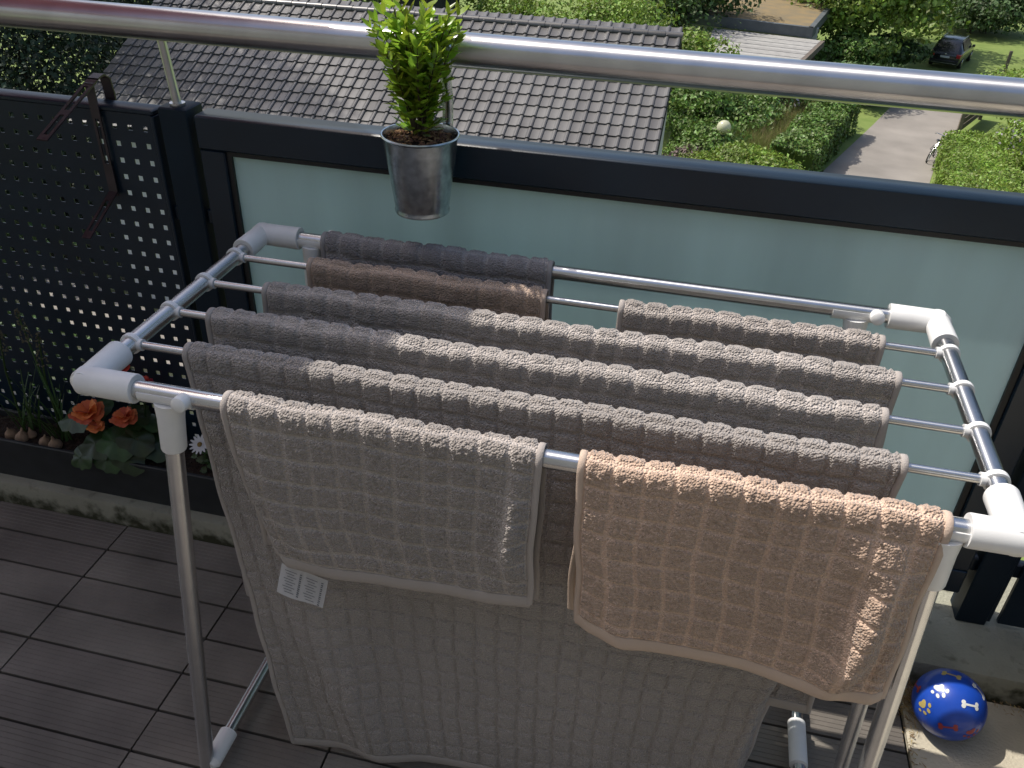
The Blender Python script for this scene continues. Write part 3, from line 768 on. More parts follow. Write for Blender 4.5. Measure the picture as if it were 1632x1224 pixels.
# begonia
bg_ = empty('begonia', (-.53, .645, SZ)); tag(bg_, 'orange flowering begonia with large dark leaves in the flower box', 'flower')
def round_leaf(name, c, nrm, r, m, par, tilt=0, fold=.25):
    mb = MB(True); c = Vector(c); nrm = Vector(nrm).normalized(); e1 = nrm.cross(Vector((0, 1, .2))).normalized(); e2 = nrm.cross(e1)
    vs = [c]; n = 22
    for ring_ in (.5, 1.):
        for k in range(n):
            a = 2*math.pi*k/n+tilt; rr = r*ring_*(1+.12*math.sin(3*a)+.05*math.sin(9*a))*(1 if abs(math.sin(a/2)) > .12 else .75)*(1.15 if math.cos(a) < 0 else .95)
            vs.append(c+e1*rr*math.cos(a)+e2*rr*math.sin(a)*.85-nrm*(fold*rr*ring_*abs(math.sin(a))*.6-.06*r*math.sin(5*a)*ring_))
    fs = [(0, 1+k, 1+(k+1) % n) for k in range(n)]+[(1+k, 1+n+k, 1+n+(k+1) % n, 1+(k+1) % n) for k in range(n)]
    mb.add(vs, fs); return mb.build(name, m, par)
for (dx, dy, dz, r, nv) in [(-.13, -.02, .11, .055, (-.3, -.5, .8)), (-.06, -.05, .055, .05, (-.1, -.6, .8)), (.0, -.045, .07, .055, (.1, -.6, .8)), (.055, -.03, .08, .05, (.2, -.5, .8)), (-.02, -.07, .02, .04, (0, -.8, .6)),
                            (.04, -.06, .03, .045, (.3, -.7, .6)), (.10, -.02, .06, .045, (.4, -.4, .8)), (-.09, .02, .12, .05, (-.2, -.2, 1)), (.02, .02, .12, .05, (.1, -.2, 1)), (-.10, -.075, .015, .038, (-.2, -.8, .5)), (.075, .02, .11, .04, (.2, 0, 1))]:
    round_leaf('leaf', (-.53+dx, .645+dy, SZ+dz), nv, r, G['begonia_leaf'], bg_, random.uniform(0, 6))
    MB().tube([(-.53+dx*.2, .645+dy*.2, SZ), (-.53+dx, .645+dy, SZ+dz)], .003, 6).build('stalk', G['begonia_leaf'], bg_)
def flower(c, r, n, m, par, layers=3):
    c = Vector(c); f = None
    for l in range(layers):
        for k in range(n):
            a = 2*math.pi*k/n+l*.5; tilt = .2+.38*l
            nv = Vector((math.cos(a)*math.sin(tilt)*-1, math.sin(a)*math.sin(tilt)*-1-.35, math.cos(tilt))).normalized()
            cc = c+Vector((math.cos(a), math.sin(a), 0))*r*(.62-.18*l)+Vector((0, 0, .006*l))
            round_leaf('petal', cc, nv, r*.52, m, par, a, .15)
flower((-.605, .617, .345), .043, 5, G['begonia_petal'], bg_); flower((-.497, .622, .345), .034, 5, G['begonia_petal'], bg_)
flower((-.575, .60, .315), .022, 5, G['begonia_petal'], bg_, 2)
pk = empty('red_flower', (-.50, .67, SZ)); tag(pk, 'red blossoms seen just behind the left front corner of the rack', 'flower')
flower((-.515, .672, .475), .028, 5, G['pink_petal'], pk); flower((-.455, .675, .425), .026, 5, G['pink_petal'], pk)
for t_ in ((-.515, .672, .47), (-.455, .675, .42)): MB().tube([(-.49, .67, SZ), t_], .003, 6).build('stalk', G['begonia_leaf'], pk)
# daisy
dz_ = empty('daisy', (-.28, .63, SZ)); tag(dz_, 'white daisy with small dark leaves beside the large towel', 'flower')
dc = Vector((-.283, .622, .300)); dn = Vector((.05, -.62, .78)).normalized(); q1 = dn.cross(Vector((1, 0, 0))).normalized(); q2 = dn.cross(q1)
for k in range(14):
    a = 2*math.pi*k/14; d = q1*math.cos(a)+q2*math.sin(a); w = dn.cross(d)
    MB(True).add([dc+d*.006-w*.002, dc+d*.006+w*.002, dc+d*.018+w*.004, dc+d*.028+w*.0015+dn*.002, dc+d*.028-w*.0015+dn*.002, dc+d*.018-w*.004], [(0,1,2,5),(5,2,3,4)]).build('petal', G['daisy_petal'], dz_)
MB().lathe([(.007, 0), (.0055, .003), (0, .0042)], dc, 14, dn).build('eye', G['daisy_eye'], dz_)
MB().tube([(-.278, .64, SZ), (-.281, .632, .26), dc], .0022, 6).build('stalk', G['bulb_leaf'], dz_)
for k in range(26):
    a = random.uniform(0, 6.28); r = random.uniform(.005, .04)
    round_leaf('leaf', (-.278+r*math.cos(a), .637+r*math.sin(a)*.7, SZ+random.uniform(.01, .055)), (math.cos(a)*.5, math.sin(a)*.5-.3, 1), random.uniform(.008, .014), G['bulb_leaf'], dz_, a)

# ================================================================== BALL, DARK POT, DEBRIS
BC = Vector((1.640, .4555, .0782)); BR = .0772
ball = empty('ball', BC-Vector((0, 0, BR))); tag(ball, 'blue dog ball printed with paw prints and bones on the pale slab', 'ball')
MB().sphere(BC, BR, 64, 40).build('shell', G['ball_blue'], ball)
view = (CAM-BC).normalized()
def on_ball(a, b):
    """direction on the sphere: a to the right, b up as seen from the balcony"""
    e1 = Vector((r2.x, r2.y, r2.z)); e1 = (e1-view*e1.dot(view)).normalized(); e2 = view.cross(e1)
    return (view*math.sqrt(max(.02, 1-a*a-b*b))+e1*a+e2*b).normalized()
def decal(dirv, rot, polys, m, name, sc):
    n = Vector(dirv); e1 = Vector((r2.x, r2.y, r2.z)); e1 = (e1-n*e1.dot(n)).normalized(); e2 = n.cross(e1)
    ca, sa = math.cos(rot), math.sin(rot); mb = MB(True)
    for qi, poly in enumerate(polys):
        cx = sum(p[0] for p in poly)/len(poly); cy = sum(p[1] for p in poly)/len(poly); k = len(poly); vs = []
        for s_ in (0, .5, 1):
            for (x, y) in (poly if s_ else [(cx, cy)]):
                xx = cx+(x-cx)*s_ if s_ else cx; yy = cy+(y-cy)*s_ if s_ else cy
                X_ = (xx*ca-yy*sa)*sc; Y_ = (xx*sa+yy*ca)*sc
                vs.append(BC+(n*BR+e1*X_+e2*Y_).normalized()*(BR+.0005+.00006*qi))
        mb.add(vs, [(0, 1+i, 1+(i+1) % k) for i in range(k)]+[(1+i, 1+k+i, 1+k+(i+1) % k, 1+(i+1) % k) for i in range(k)])
    return mb.build(name, m, ball)
def ell(cx, cy, a, b, r=0, n=18):
    return [(cx+a*math.cos(t)*math.cos(r)-b*math.sin(t)*math.sin(r), cy+a*math.cos(t)*math.sin(r)+b*math.sin(t)*math.cos(r)) for t in [2*math.pi*i/n for i in range(n)]]
pad = [(.0, -.30), (.16, -.24), (.34, -.02), (.36, .14), (.24, .24), (.08, .20), (0, .17), (-.08, .20), (-.24, .24), (-.36, .14), (-.34, -.02), (-.16, -.24)]
paw = [[(x, y+.22) for x, y in pad], ell(-.50, -.02, .115, .14, .5), ell(-.21, -.36, .115, .17, .15), ell(.19, -.38, .12, .18, -.15), ell(.50, -.10, .12, .17, -.5)]
bone = [[(-.46, -.085), (-.2, -.07), (.2, -.07), (.46, -.085), (.46, .085), (.2, .07), (-.2, .07), (-.46, .085)], ell(.5, .13, .16, .16), ell(.5, -.13, .16, .16), ell(-.5, .13, .16, .16), ell(-.5, -.13, .16, .16)]
decal(on_ball(-.18, .37), -.15, paw, G['print_white'], 'paw_print', .031)
decal(on_ball(.55, -.03), -.2, bone, G['print_white'], 'bone_print', .031)
decal(on_ball(-.66, -.07), .55, paw, G['print_gold'], 'paw_print', .031)
decal(on_ball(.20, .80), -.65, bone, G['print_gold'], 'bone_print', .031)
decal(on_ball(-.78, .50), 1.1, bone, G['print_red'], 'bone_print', .031)
decal(on_ball(-.12, -.62), .25, bone, G['print_red'], 'bone_print', .031)
decal(on_ball(.45, -.78), .4, paw, G['print_red'], 'paw_print', .031)
decal(on_ball(.85, .35), -.8, bone, G['print_white'], 'bone_print', .031)
dp = empty('round_pot', (1.995, .52, 0)); tag(dp, 'dark round plant pot at the right edge beside the kerb', 'pot')
MB().lathe([(0, .0), (.135, 0), (.14, .01), (.19, .32), (.20, .325), (.20, .345), (.188, .345), (.18, .30), (0, .30)], (1.995, .40, 0.002), 48).build('body', G['dark_pot'], dp)
# dry needles and twigs in the gap by the ball
V = []; F = []
def sliver(c, d, l, w):
    c = np.array(c); d = np.array(d, float); d /= np.linalg.norm(d); n_ = np.cross(d, [0, 0, 1]); n_ /= np.linalg.norm(n_)+1e-6; b = len(V); h_ = np.array([0, 0, w])
    V.extend([c-d*l/2-n_*w, c-d*l/2+n_*w, c+d*l/2, c-d*l/2+h_*1.5]); F.extend([(b, b+2, b+3), (b+3, b+2, b+1), (b, b+3, b+1)])
for k in range(520):
    if k < 300: x = random.gauss(1.585, .026); y = random.gauss(.512, .028); z = random.uniform(.002, .03)
    elif k < 430: x = random.gauss(1.572, .008); y = random.uniform(.1, .5); z = random.uniform(.001, .008)
    else: x = random.uniform(1.60, 1.95); y = random.gauss(.545, .01); z = random.uniform(.002, .012)
    if y > .556 or (Vector((x, y, z))-BC).length < BR+.003: continue
    a = random.uniform(0, 6.28); sliver((x, y, z+.002), (math.cos(a), math.sin(a), random.uniform(-.2, .5)), random.uniform(.01, .05) if k < 300 else random.uniform(.006, .018), random.uniform(.0006, .0014))
o = link('dry_needles', np_mesh('dry_needles', V, F, G['needles'])); tag(o, 'dry brown needles and twigs lying beside the blue ball', 'needles', kind='stuff')
#@@BACKGROUND
# ================================================================== HOUSE BELOW
RA = Vector((-.036, 22.34, -2.782)); psi = -.012; phi = .445; GA = .374; TW = .30; s0 = 1.934-5*GA
dR = Vector((-math.cos(psi), -math.sin(psi), 0)); perp = Vector((math.sin(psi), -math.cos(psi), 0)); dn_ = perp*math.cos(phi)+Vector((0, 0, -math.sin(phi)))
rn = dR.cross(dn_); rn = rn if rn.z > 0 else -rn
NC = 49; NR = 15
hs2 = empty('tiled_house', (RA.x-7, RA.y, GZ)); tag(hs2, 'low house with a dark grey tiled roof below the balcony', 'house')
def rp(c, s, h=0): return RA+dR*(c*TW)+dn_*s+rn*h
# tile profile: flat pan with a roll at the right-hand side
tp = [(-.004, .0), (.01, .0), (.05, 0), (.185, 0), (.21, .010), (.232, .027), (.258, .037), (.282, .036), (.300, .026), (.304, .002)]
top = Vector((0, 0, 0)); vs = []
for (x, h) in tp: vs.append(dR*-1*0+(-dR)*x+rn*h)                       # upper edge
for (x, h) in tp: vs.append((-dR)*x+dn_*(GA+.035)+rn*(h+.034))          # lower edge
for (x, h) in tp: vs.append((-dR)*x+dn_*(GA+.028)+rn*(h-.012))          # lip
n = len(tp); fs = []
for i in range(n-1):
    fs.append((i, i+n, i+n+1, i+1)); fs.append((i+n, i+2*n, i+2*n+1, i+n+1))
mbt = MB(True).add(vs, fs); tile_me = mbt.mesh('tile', G['roof_tile']); tile_me.flip_normals() if tile_me.polygons[0].normal.dot(rn) < 0 else None
tv = np.array([list(v) for v in vs]); tf = np.array([list(f) if tile_me.polygons[0].vertices[0] == fs[0][0] else list(f) for f in fs])
if Vector(np.cross(tv[tf[0][1]]-tv[tf[0][0]], tv[tf[0][2]]-tv[tf[0][0]])).dot(rn) < 0: tf = tf[:, ::-1]
cells = []
for r in range(NR):
    for c in range(NC):
        p = rp(c+1, s0+GA*(r-1))
        cells.append(((p-CAM).length, r, c, p))
vis = []; rest = []
def seen(p):
    d = p-CAM; z = d.dot(fw)
    return 816+1365*d.dot(r2)/z, 612-1365*d.dot(u2)/z
for dist, r, c, p in cells:
    x, y = seen(p+dn_*.2+(-dR)*.15)
    rail = 22+.0797*x
    hid = (abs(y-(28+.0785*x)) < 26) or (y > 172+.117*(x-300)) or (590 < x < 735)
    (rest if hid else vis).append((dist, r, c, p))
vis.sort(key=lambda t: t[0])
rest += vis[300:]; vis = vis[:300]
for dist, r, c, p in vis:
    o = link('tile', tile_me, hs2); o.location = p-Vector(hs2.location)+rn*random.uniform(-.002, .003)
V = np.concatenate([tv+np.array(p) for _, _, _, p in rest]); F = np.concatenate([tf+i*len(tv) for i in range(len(rest))])
o = attach(link('roof_tiles', np_mesh('roof_tiles', V, F, G['roof_tile_far'], False)), hs2); o['kind'] = 'stuff'
# roof deck under the tiles, rear slope, walls, ridge
mb = MB(False)
e0 = rp(0, s0-GA-.35, -.03); 
q = [rp(0, -.1, -.05), rp(NC, -.1, -.05), rp(NC, s0+GA*(NR-1)+.2, -.05), rp(0, s0+GA*(NR-1)+.2, -.05)]
bk = [v+Vector((0, 0, 0)) for v in (q[0], q[1])]; dn2 = -perp*math.cos(phi)+Vector((0, 0, -math.sin(phi)))
mb.add(q, [(0, 1, 2, 3)]); mb.add([q[0]+dn2*5.6, q[1]+dn2*5.6, q[1], q[0]], [(0, 1, 2, 3)])
mb.build('roof_deck', G['roof_under'], hs2)
for c in (0, NC):   # verge boards
    a, b = rp(c, -.05, -.16), rp(c, s0+GA*(NR-1)+.2, -.16); sx = (-dR)*(.02 if c == 0 else -.02)
    MB(False).add([a, b, b+rn*.15, a+rn*.15, a+sx, b+sx, b+sx+rn*.15, a+sx+rn*.15], [(0,1,2,3),(7,6,5,4),(0,4,5,1),(3,2,6,7)]).build('verge_board', G['roof_under'], hs2)
w0, w1 = rp(.8, 4.9), rp(NC-.8, 4.9); b0, b1 = w0+Vector((0, 8.6, 0)), w1+Vector((0, 8.6, 0))
zt_ = w0.z-.25; mb = MB(False)
ring_ = [(w0.x, w0.y), (b0.x, b0.y), (b1.x, b1.y), (w1.x, w1.y)]
mb.add([(x, y, GZ) for x, y in ring_]+[(x, y, zt_) for x, y in ring_], [(i, (i+1) % 4, 4+(i+1) % 4, 4+i) for i in range(4)])
mid0 = ((w0.x+b0.x)/2, (w0.y+b0.y)/2, RA.z-.15); mid1 = ((w1.x+b1.x)/2, (w1.y+b1.y)/2, RA.z-.15)
mb.add([(w0.x, w0.y, zt_), (b0.x, b0.y, zt_), mid0], [(0, 1, 2)]); mb.add([(w1.x, w1.y, zt_), (b1.x, b1.y, zt_), mid1], [(0, 2, 1)])
mb.build('wall', G['house_wall'], hs2)
# ridge tiles
RW = .445; nrt = int(NC*TW/RW)+1; mb = MB(True); vs = []
for (a, rr) in ((-.02, .125), (RW, .108), (RW+.0, .100)):
    for k in range(11):
        t = math.radians(-10+200*k/10); vs.append(dR*a+perp*(-math.cos(t)*rr)+Vector((0, 0, math.sin(t)*rr*.8)))
mb.add(vs, [(i*11+k, i*11+k+1, (i+1)*11+k+1, (i+1)*11+k) for i in range(2) for k in range(10)])
rme = mb.mesh('ridge_tile', G['roof_tile'])
for k in range(nrt):
    o = link('ridge_tile', rme, hs2); o.location = RA+dR*(k*RW-.03)+Vector((0, 0, -.01))-Vector(hs2.location)

# ================================================================== VEGETATION
def leaf_cloud(lobes, n, size, flat=.35, shell=.55):
    """random leaf quads through a set of ellipsoids (cx,cy,cz,rx,ry,rz)"""
    lobes = np.array(lobes, float); vol = (lobes[:, 3]*lobes[:, 4]*lobes[:, 5])**.67; pr = vol/vol.sum()
    L = lobes[rng.choice(len(lobes), n, p=pr)]
    d = rng.normal(size=(n, 3)); d /= np.linalg.norm(d, axis=1, keepdims=True)
    r = shell+(1-shell)*rng.random(n)**.6
    r *= 1+.16*np.sin(d[:, 0]*7+L[:, 0]*3)*np.sin(d[:, 1]*6+L[:, 1]*2)*np.cos(d[:, 2]*7)
    r += (rng.random(n) < .13)*rng.random(n)*.27
    C = L[:, :3]+d*r[:, None]*L[:, 3:6]
    nr = d*.9+rng.normal(size=(n, 3))*.75+np.array([0, 0, .45]); nr /= np.linalg.norm(nr, axis=1, keepdims=True)
    t = np.cross(nr, rng.normal(size=(n, 3))); t /= np.linalg.norm(t, axis=1, keepdims=True); b = np.cross(nr, t)
    s = size*(.45+rng.random(n)**1.6*1.25)[:, None]
    V = np.stack([C-t*s*.5, C+b*s*.3+nr*s*.06, C+t*s*.5, C-b*s*.3+nr*s*.06], 1).reshape(-1, 3)
    V[:, 2] = np.maximum(V[:, 2], GZ+.02)
    return V, np.arange(n*4).reshape(n, 4)
def lobes_blob(cx, cy, z0, w, d, h, k, seed):
    rg = np.random.default_rng(seed); out = []
    for i in range(k):
        a = rg.uniform(0, 6.283); q = rg.uniform(0, .62); z = rg.uniform(.25, .8)
        rr = rg.uniform(.24, .40)*(1.15-.4*z)
        out.append((cx+w*q*math.cos(a)*(1.15-.5*z), cy+d*q*math.sin(a)*(1.15-.5*z), z0+h*z, w*rr, d*rr, h*rr*.55))
    return out
def bush(name, label, cat, cx, cy, w, d, h, n, size, m, seed, k=14, trunk=0, lobes=None, group=None, m2=None, z0=GZ):
    r = empty(name, (cx, cy, GZ)); tag(r, label, cat, group)
    lb = lobes or lobes_blob(cx, cy, z0+(trunk*.8), w, d, h, k, seed)
    V, F = leaf_cloud(lb, n, size); attach(link('crown' if trunk else 'foliage', np_mesh('foliage', V, F, G[m])), r)
    if m2:
        V, F = leaf_cloud([(a, b, c+.05, p*1.04, q*1.04, s*1.08) for a, b, c, p, q, s in lb], int(n*.14), size*.9, shell=.85)
        attach(link('blossom', np_mesh('blossom', V, F, G[m2])), r)
    mb = MB()
    if trunk:
        mb.tube([(cx, cy, GZ-.05), (cx+.05, cy, GZ+trunk*.5), (cx, cy+.05, GZ+trunk+h*.3), (cx-.1, cy, GZ+trunk+h*.6)], [.16, .13, .09, .04], 10)
        mb.build('trunk', G['bark'], r)
        for l in lb[:7]: MB().tube([(cx, cy, GZ+trunk*.8), ((cx+l[0])/2, (cy+l[1])/2, (GZ+trunk+l[2])/2+.2), l[:3]], [.08, .05, .02], 6).build('branch', G['bark'], r)
    else:
        for l in lb[:8]: MB().tube([(cx+(l[0]-cx)*.3, cy+(l[1]-cy)*.3, GZ), (l[0], l[1], l[2])], [.03, .012], 6).build('stem', G['bark'], r)
    return r
def hedge(name, label, pts, w, h, n, size, m, seed):
    """clipped hedge: leaves over the top and sides of a soft-edged box that follows a line"""
    rg = np.random.default_rng(seed); P_ = np.array(pts, float); seg = np.linalg.norm(np.diff(P_, axis=0), axis=1); cum = np.r_[0, np.cumsum(seg)]
    t = rg.uniform(-.5, cum[-1]+.5, n); cx = np.interp(t, cum, P_[:, 0]); cy = np.interp(t, cum, P_[:, 1])
    ex_ = np.clip(t, 0, cum[-1])-t; d0 = (P_[-1]-P_[0])/np.linalg.norm(P_[-1]-P_[0]); cx -= ex_*d0[0]; cy -= ex_*d0[1]
    nx_, ny_ = -d0[1], d0[0]
    side = rg.random(n); o_ = np.where(side < .55, rg.uniform(-1, 1, n), np.where(side < .8, -1, 1)*rg.uniform(.85, 1.03, n)); z = np.where(side < .55, rg.uniform(.86, 1.04, n), rg.uniform(.03, 1., n))
    z = z*(1-.12*abs(o_)**4)*(1+.07*np.sin(t*2.1+o_*2)+.05*np.sin(t*5.3-o_*3))
    o_ = o_*(1+.08*np.sin(t*1.7)+.06*np.sin(t*4.1+z*3))
    C = np.stack([cx+nx_*o_*w/2, cy+ny_*o_*w/2, GZ+h*z], 1)
    up_ = np.where(side < .55, 1, 0); nr = np.stack([nx_*o_*(1-up_), ny_*o_*(1-up_), up_*1.], 1)+rg.normal(size=(n, 3))*.6; nr /= np.linalg.norm(nr, axis=1, keepdims=True)
    tt = np.cross(nr, rg.normal(size=(n, 3))); tt /= np.linalg.norm(tt, axis=1, keepdims=True); b = np.cross(nr, tt); sz = size*rg.uniform(.6, 1.3, n)[:, None]
    V = np.stack([C-tt*sz*.5, C+b*sz*.3, C+tt*sz*.5, C-b*sz*.3], 1).reshape(-1, 3)
    r = empty(name, (P_[:, 0].mean(), P_[:, 1].mean(), GZ)); tag(r, label, 'hedge')
    attach(link('foliage', np_mesh('foliage', V, np.arange(n*4).reshape(n, 4), G[m])), r)
    mb = MB(False)
    for a, b2 in zip(pts[:-1], pts[1:]):
        q = [(p[0]+nx_*w*.41*s_, p[1]+ny_*w*.41*s_) for p, s_ in ((a, -1), (a, 1), (b2, 1), (b2, -1))]
        mb.add([(x, y, GZ) for x, y in q]+[(x, y, GZ+h*.84) for x, y in q], [(4,5,6,7),(0,1,5,4),(1,2,6,5),(2,3,7,6),(3,0,4,7)])
    mb.build('core', G[m], r)
    return r

# garden shrubs between the house and the drive
bush('shrub', 'leafy green shrub beside the right end of the tiled roof', 'shrub', 1.0, 38.4, 4.6, 4.6, 3.2, 12000, 0.17, 'leaf_mid', 11, k=18)
bush('shrub', 'low dark purple shrub under the right corner of the tiled roof', 'shrub', 0.25, 31.9, 2.6, 2.6, 1.5, 6500, 0.11, 'leaf_purple', 12)
bush('shrub', 'shrub with pale blossoms behind the globe lamp', 'shrub', 2.6, 41.4, 2.8, 2.4, 3.0, 5000, 0.14, 'leaf_mid', 13, m2='blossom')
bush('shrub', 'bright green bush at the foot of the globe lamp', 'shrub', 2.3, 32.3, 3.2, 2.5, 1.9, 9000, 0.13, 'leaf_bright', 14)
bush('shrub', 'bright green bush by the drive in front of the hedge', 'shrub', 3.9, 32.2, 3.2, 2.9, 2.0, 10000, 0.13, 'leaf_bright', 15)
bush('shrub', 'mid green shrub between the globe lamp and the tall grass', 'shrub', 0.9, 34.8, 2.6, 2.6, 2.0, 6000, 0.14, 'leaf_mid', 16)
bush('shrub', 'dark green shrub just behind the globe lamp', 'shrub', 1.1, 37.0, 2.4, 2.2, 1.8, 5000, 0.14, 'leaf_mid', 36)
bush('shrub', 'rounded green shrub beyond the tall grass by the drive', 'shrub', 5.4, 42.4, 3.0, 3.2, 2.3, 7000, 0.15, 'leaf_bright', 17)
hedge('hedge', 'trimmed dark green hedge along the left side of the drive', [(4.5, 34.0), (5.6, 38.1), (6.8, 41.9)], 1.8, 1.7, 12000, 0.15, 'leaf_mid', 18)
hedge('hedge', 'bright green clipped hedge on the right of the drive by the bicycle', [(11.1, 29.5), (11.6, 34.0), (12.6, 39.4)], 3.0, 1.2, 20000, 0.12, 'leaf_bright', 19)
bush('shrub', 'white flowering shrub at the right edge beside the bright hedge', 'shrub', 15.0, 37.6, 3.9, 5.4, 2.9, 11000, 0.15, 'leaf_bright', 20, m2='blossom', k=18)
bush('shrub', 'tall leafy shrub right of the wooden gate', 'shrub', 15.6, 43.6, 4.2, 4.0, 3.8, 9500, 0.16, 'leaf_bright', 21, k=18)
bush('shrub', 'dark green shrub at the shaded end of the drive', 'shrub', 9.0, 47.6, 3.2, 2.8, 2.2, 6000, 0.17, 'leaf_dark', 22)
bush('shrub', 'low dark shrub in front of the maple trunk above the handrail', 'shrub', 8.6, 53.2, 4.6, 3.4, 2.6, 9000, 0.22, 'leaf_mid', 37, k=18)
bush('shrub', 'low shrub between the maple and the parked car', 'shrub', 10.9, 56.4, 3.0, 3.0, 2.3, 6000, 0.22, 'leaf_dark', 38, k=14)
# trees
bush('maple_tree', 'large bright green broadleaf tree left of the parked car', 'tree', 9.0, 57.5, 8.0, 6.6, 8.6, 20000, 0.30, 'leaf_bright', 23, k=30, trunk=.6)
bush('broadleaf_tree', 'dark broadleaf tree shading the parked car from the left', 'tree', 12.4, 63.5, 6.0, 5.5, 7.4, 14000, 0.28, 'leaf_mid', 24, k=24, trunk=.6)
bush('shrub', 'big dark green shrub on the lawn above the car', 'shrub', 19.3, 70.4, 7.6, 4.6, 4.2, 15000, 0.24, 'leaf_dark', 25, k=24)
bush('shrub', 'bright shrub on the lawn behind the broadleaf tree', 'shrub', 15.8, 75.5, 6.5, 4.6, 5.0, 9000, 0.26, 'leaf_bright', 26)
bush('broadleaf_tree', 'light green tree behind the tiled roof, right of the potted shrub', 'tree', -8.6, 40.5, 5.2, 4.6, 5.4, 14000, 0.17, 'leaf_bright', 27, k=22, trunk=1.2)
bush('broadleaf_tree', 'rounded light green tree behind the middle of the tiled roof', 'tree', -4.6, 39.4, 4.6, 4.2, 5.2, 14000, 0.16, 'leaf_bright', 28, k=22, trunk=1.2)
bush('broadleaf_tree', 'dark tree behind the right end of the roof ridge', 'tree', -1.6, 49.5, 6.4, 5.0, 7.0, 12000, 0.22, 'leaf_dark', 29, k=24, trunk=1.5)
bush('shrub', 'light green leafy bush at the right end of the roof ridge', 'shrub', -0.2, 42.0, 3.6, 3.3, 4.4, 10000, 0.18, 'leaf_bright', 30, k=18)
bush('broadleaf_tree', 'dark tree behind the left half of the roof ridge', 'tree', -18.3, 46.0, 7.7, 5.5, 8.0, 12000, 0.23, 'leaf_dark', 31, k=24, trunk=1.5)
def cone(cx, cy, r, h, k, seed):
    rg = np.random.default_rng(seed); out = []
    for i_ in range(k):
        z = (i_+.5)/k; a = i_*2.4+rg.uniform(-.4, .4); rr = r*(1-z)**.6+.35; q = rr*rg.uniform(.25, .55)
        out.append((cx+q*math.cos(a), cy+q*math.sin(a), GZ+.4+h*z, rr*.55, rr*.55, h*.06+.25))
    return out
bush('conifer', 'dense dark conifer left of the tiled roof', 'tree', -19.3, 21.8, 6.2, 5.6, 9.6, 60000, 0.15, 'leaf_conifer', 32, trunk=.3, lobes=cone(-19.3, 21.8, 4.2, 23, 58, 5))
bush('conifer', 'dark conifer at the far left edge above the screen', 'tree', -25.0, 22.0, 6.4, 6.0, 8.4, 22000, 0.18, 'leaf_conifer', 33, k=34, trunk=.3)
bush('conifer', 'dark conifer behind the left end of the tiled roof', 'tree', -22.5, 31.0, 7.0, 6.6, 9.6, 18000, 0.19, 'leaf_conifer', 34, k=34, trunk=.3)
# dark planting and a pale path seen through the holes of the screen
bush('shrub', 'dark shrubs glimpsed through the holes of the perforated screen', 'shrub', -20.5, 18.0, 6.5, 4.2, 2.2, 9000, 0.18, 'leaf_dark', 40, k=18)
bush('shrub', 'dark shrub glimpsed through the lower holes of the screen', 'shrub', -15.5, 13.8, 5.0, 2.6, 1.6, 6000, 0.17, 'leaf_dark', 41, k=16)
mb = MB(False); pa = [(-26, 20.3), (-20, 19.2), (-16, 17.6), (-12.2, 16.2), (-8, 15.2)]
for a, b in zip(pa[:-1], pa[1:]): mb.add([(a[0], a[1]-1.0, GZ+.012), (b[0], b[1]-1.0, GZ+.012), (b[0], b[1]+.9, GZ+.012), (a[0], a[1]+.9, GZ+.012)], [(0, 1, 2, 3)])
tag(mb.build('garden_path', G['asphalt']), kind='structure')
o = MB(False).add([(-38, 3, GZ+.006), (3, 3, GZ+.006), (1, 19.6, GZ+.006), (-14.9, 21, GZ+.006), (-14.9, 36, GZ+.006), (-38, 36, GZ+.006)], [(0, 1, 2, 3, 4, 5)]).build('planting_bed', mat('bed_soil', (.030, .026, .018), .95, base2=(.03, .045, .018), vscale=1.2, bump=.5, bscale=8, detail=8)); tag(o, kind='structure')
# low ground cover that closes the gaps between the garden shrubs
Cn = 16000; gx = rng.uniform(-.6, 6.2, Cn); gy = rng.uniform(30.5, 45.5, Cn); keep = gx < 1.0+.21*(gy-19.6)+1.1; gx, gy = gx[keep], gy[keep]; Cn = len(gx)
C_ = np.stack([gx, gy, GZ+rng.uniform(.03, .35, Cn)*(1+.6*np.sin(gx*2.1)*np.sin(gy*1.3))], 1); nr = rng.normal(size=(Cn, 3))*.6+np.array([0, 0, 1]); nr /= np.linalg.norm(nr, axis=1, keepdims=True)
t_ = np.cross(nr, rng.normal(size=(Cn, 3))); t_ /= np.linalg.norm(t_, axis=1, keepdims=True); b_ = np.cross(nr, t_)
o = link('ground_cover', np_mesh('ground_cover', np.stack([C_-t_*.11, C_+b_*.07, C_+t_*.11, C_-b_*.07], 1).reshape(-1, 3), np.arange(Cn*4).reshape(Cn, 4), G['leaf_mid'])); tag(o, 'low green ground cover between the garden shrubs', 'ground cover', kind='stuff')
# meadow grass strip
def blades(name, label, x0, x1, y0, y1, n, h, m, skew=0):
    C = np.stack([rng.uniform(x0, x1, n), rng.uniform(y0, y1, n), np.full(n, GZ)], 1); C[:, 0] += (C[:, 1]-y0)*skew; a = rng.uniform(0, 6.283, n)
    w = np.stack([np.cos(a), np.sin(a), a*0], 1)*.03; hh = h*rng.uniform(.5, 1.2, n)
    lean = rng.normal(size=(n, 3))*.30*hh[:, None]; lean[:, 2] = hh
    V = np.stack([C-w, C+w, C+lean*.6+w*.6, C+lean], 1).reshape(-1, 3)
    o = link(name, np_mesh(name, V, np.arange(n*4).reshape(n, 4), G[m])); tag(o, label, 'grass', kind='stuff')
blades('tall_grass', 'tall green grass between the globe lamp and the hedge', 2.1, 4.6, 34.4, 41.2, 26000, 1.25, 'meadow', .10)
blades('tall_grass', 'dry straw-coloured stalks scattered through the tall green grass', 2.2, 4.7, 35.0, 41.4, 4000, 1.4, 'meadow_dry', .10)
blades('dry_grass', 'tall dry ornamental grass behind the green grass', 3.4, 4.9, 41.2, 42.6, 4200, 1.7, 'meadow_dry')

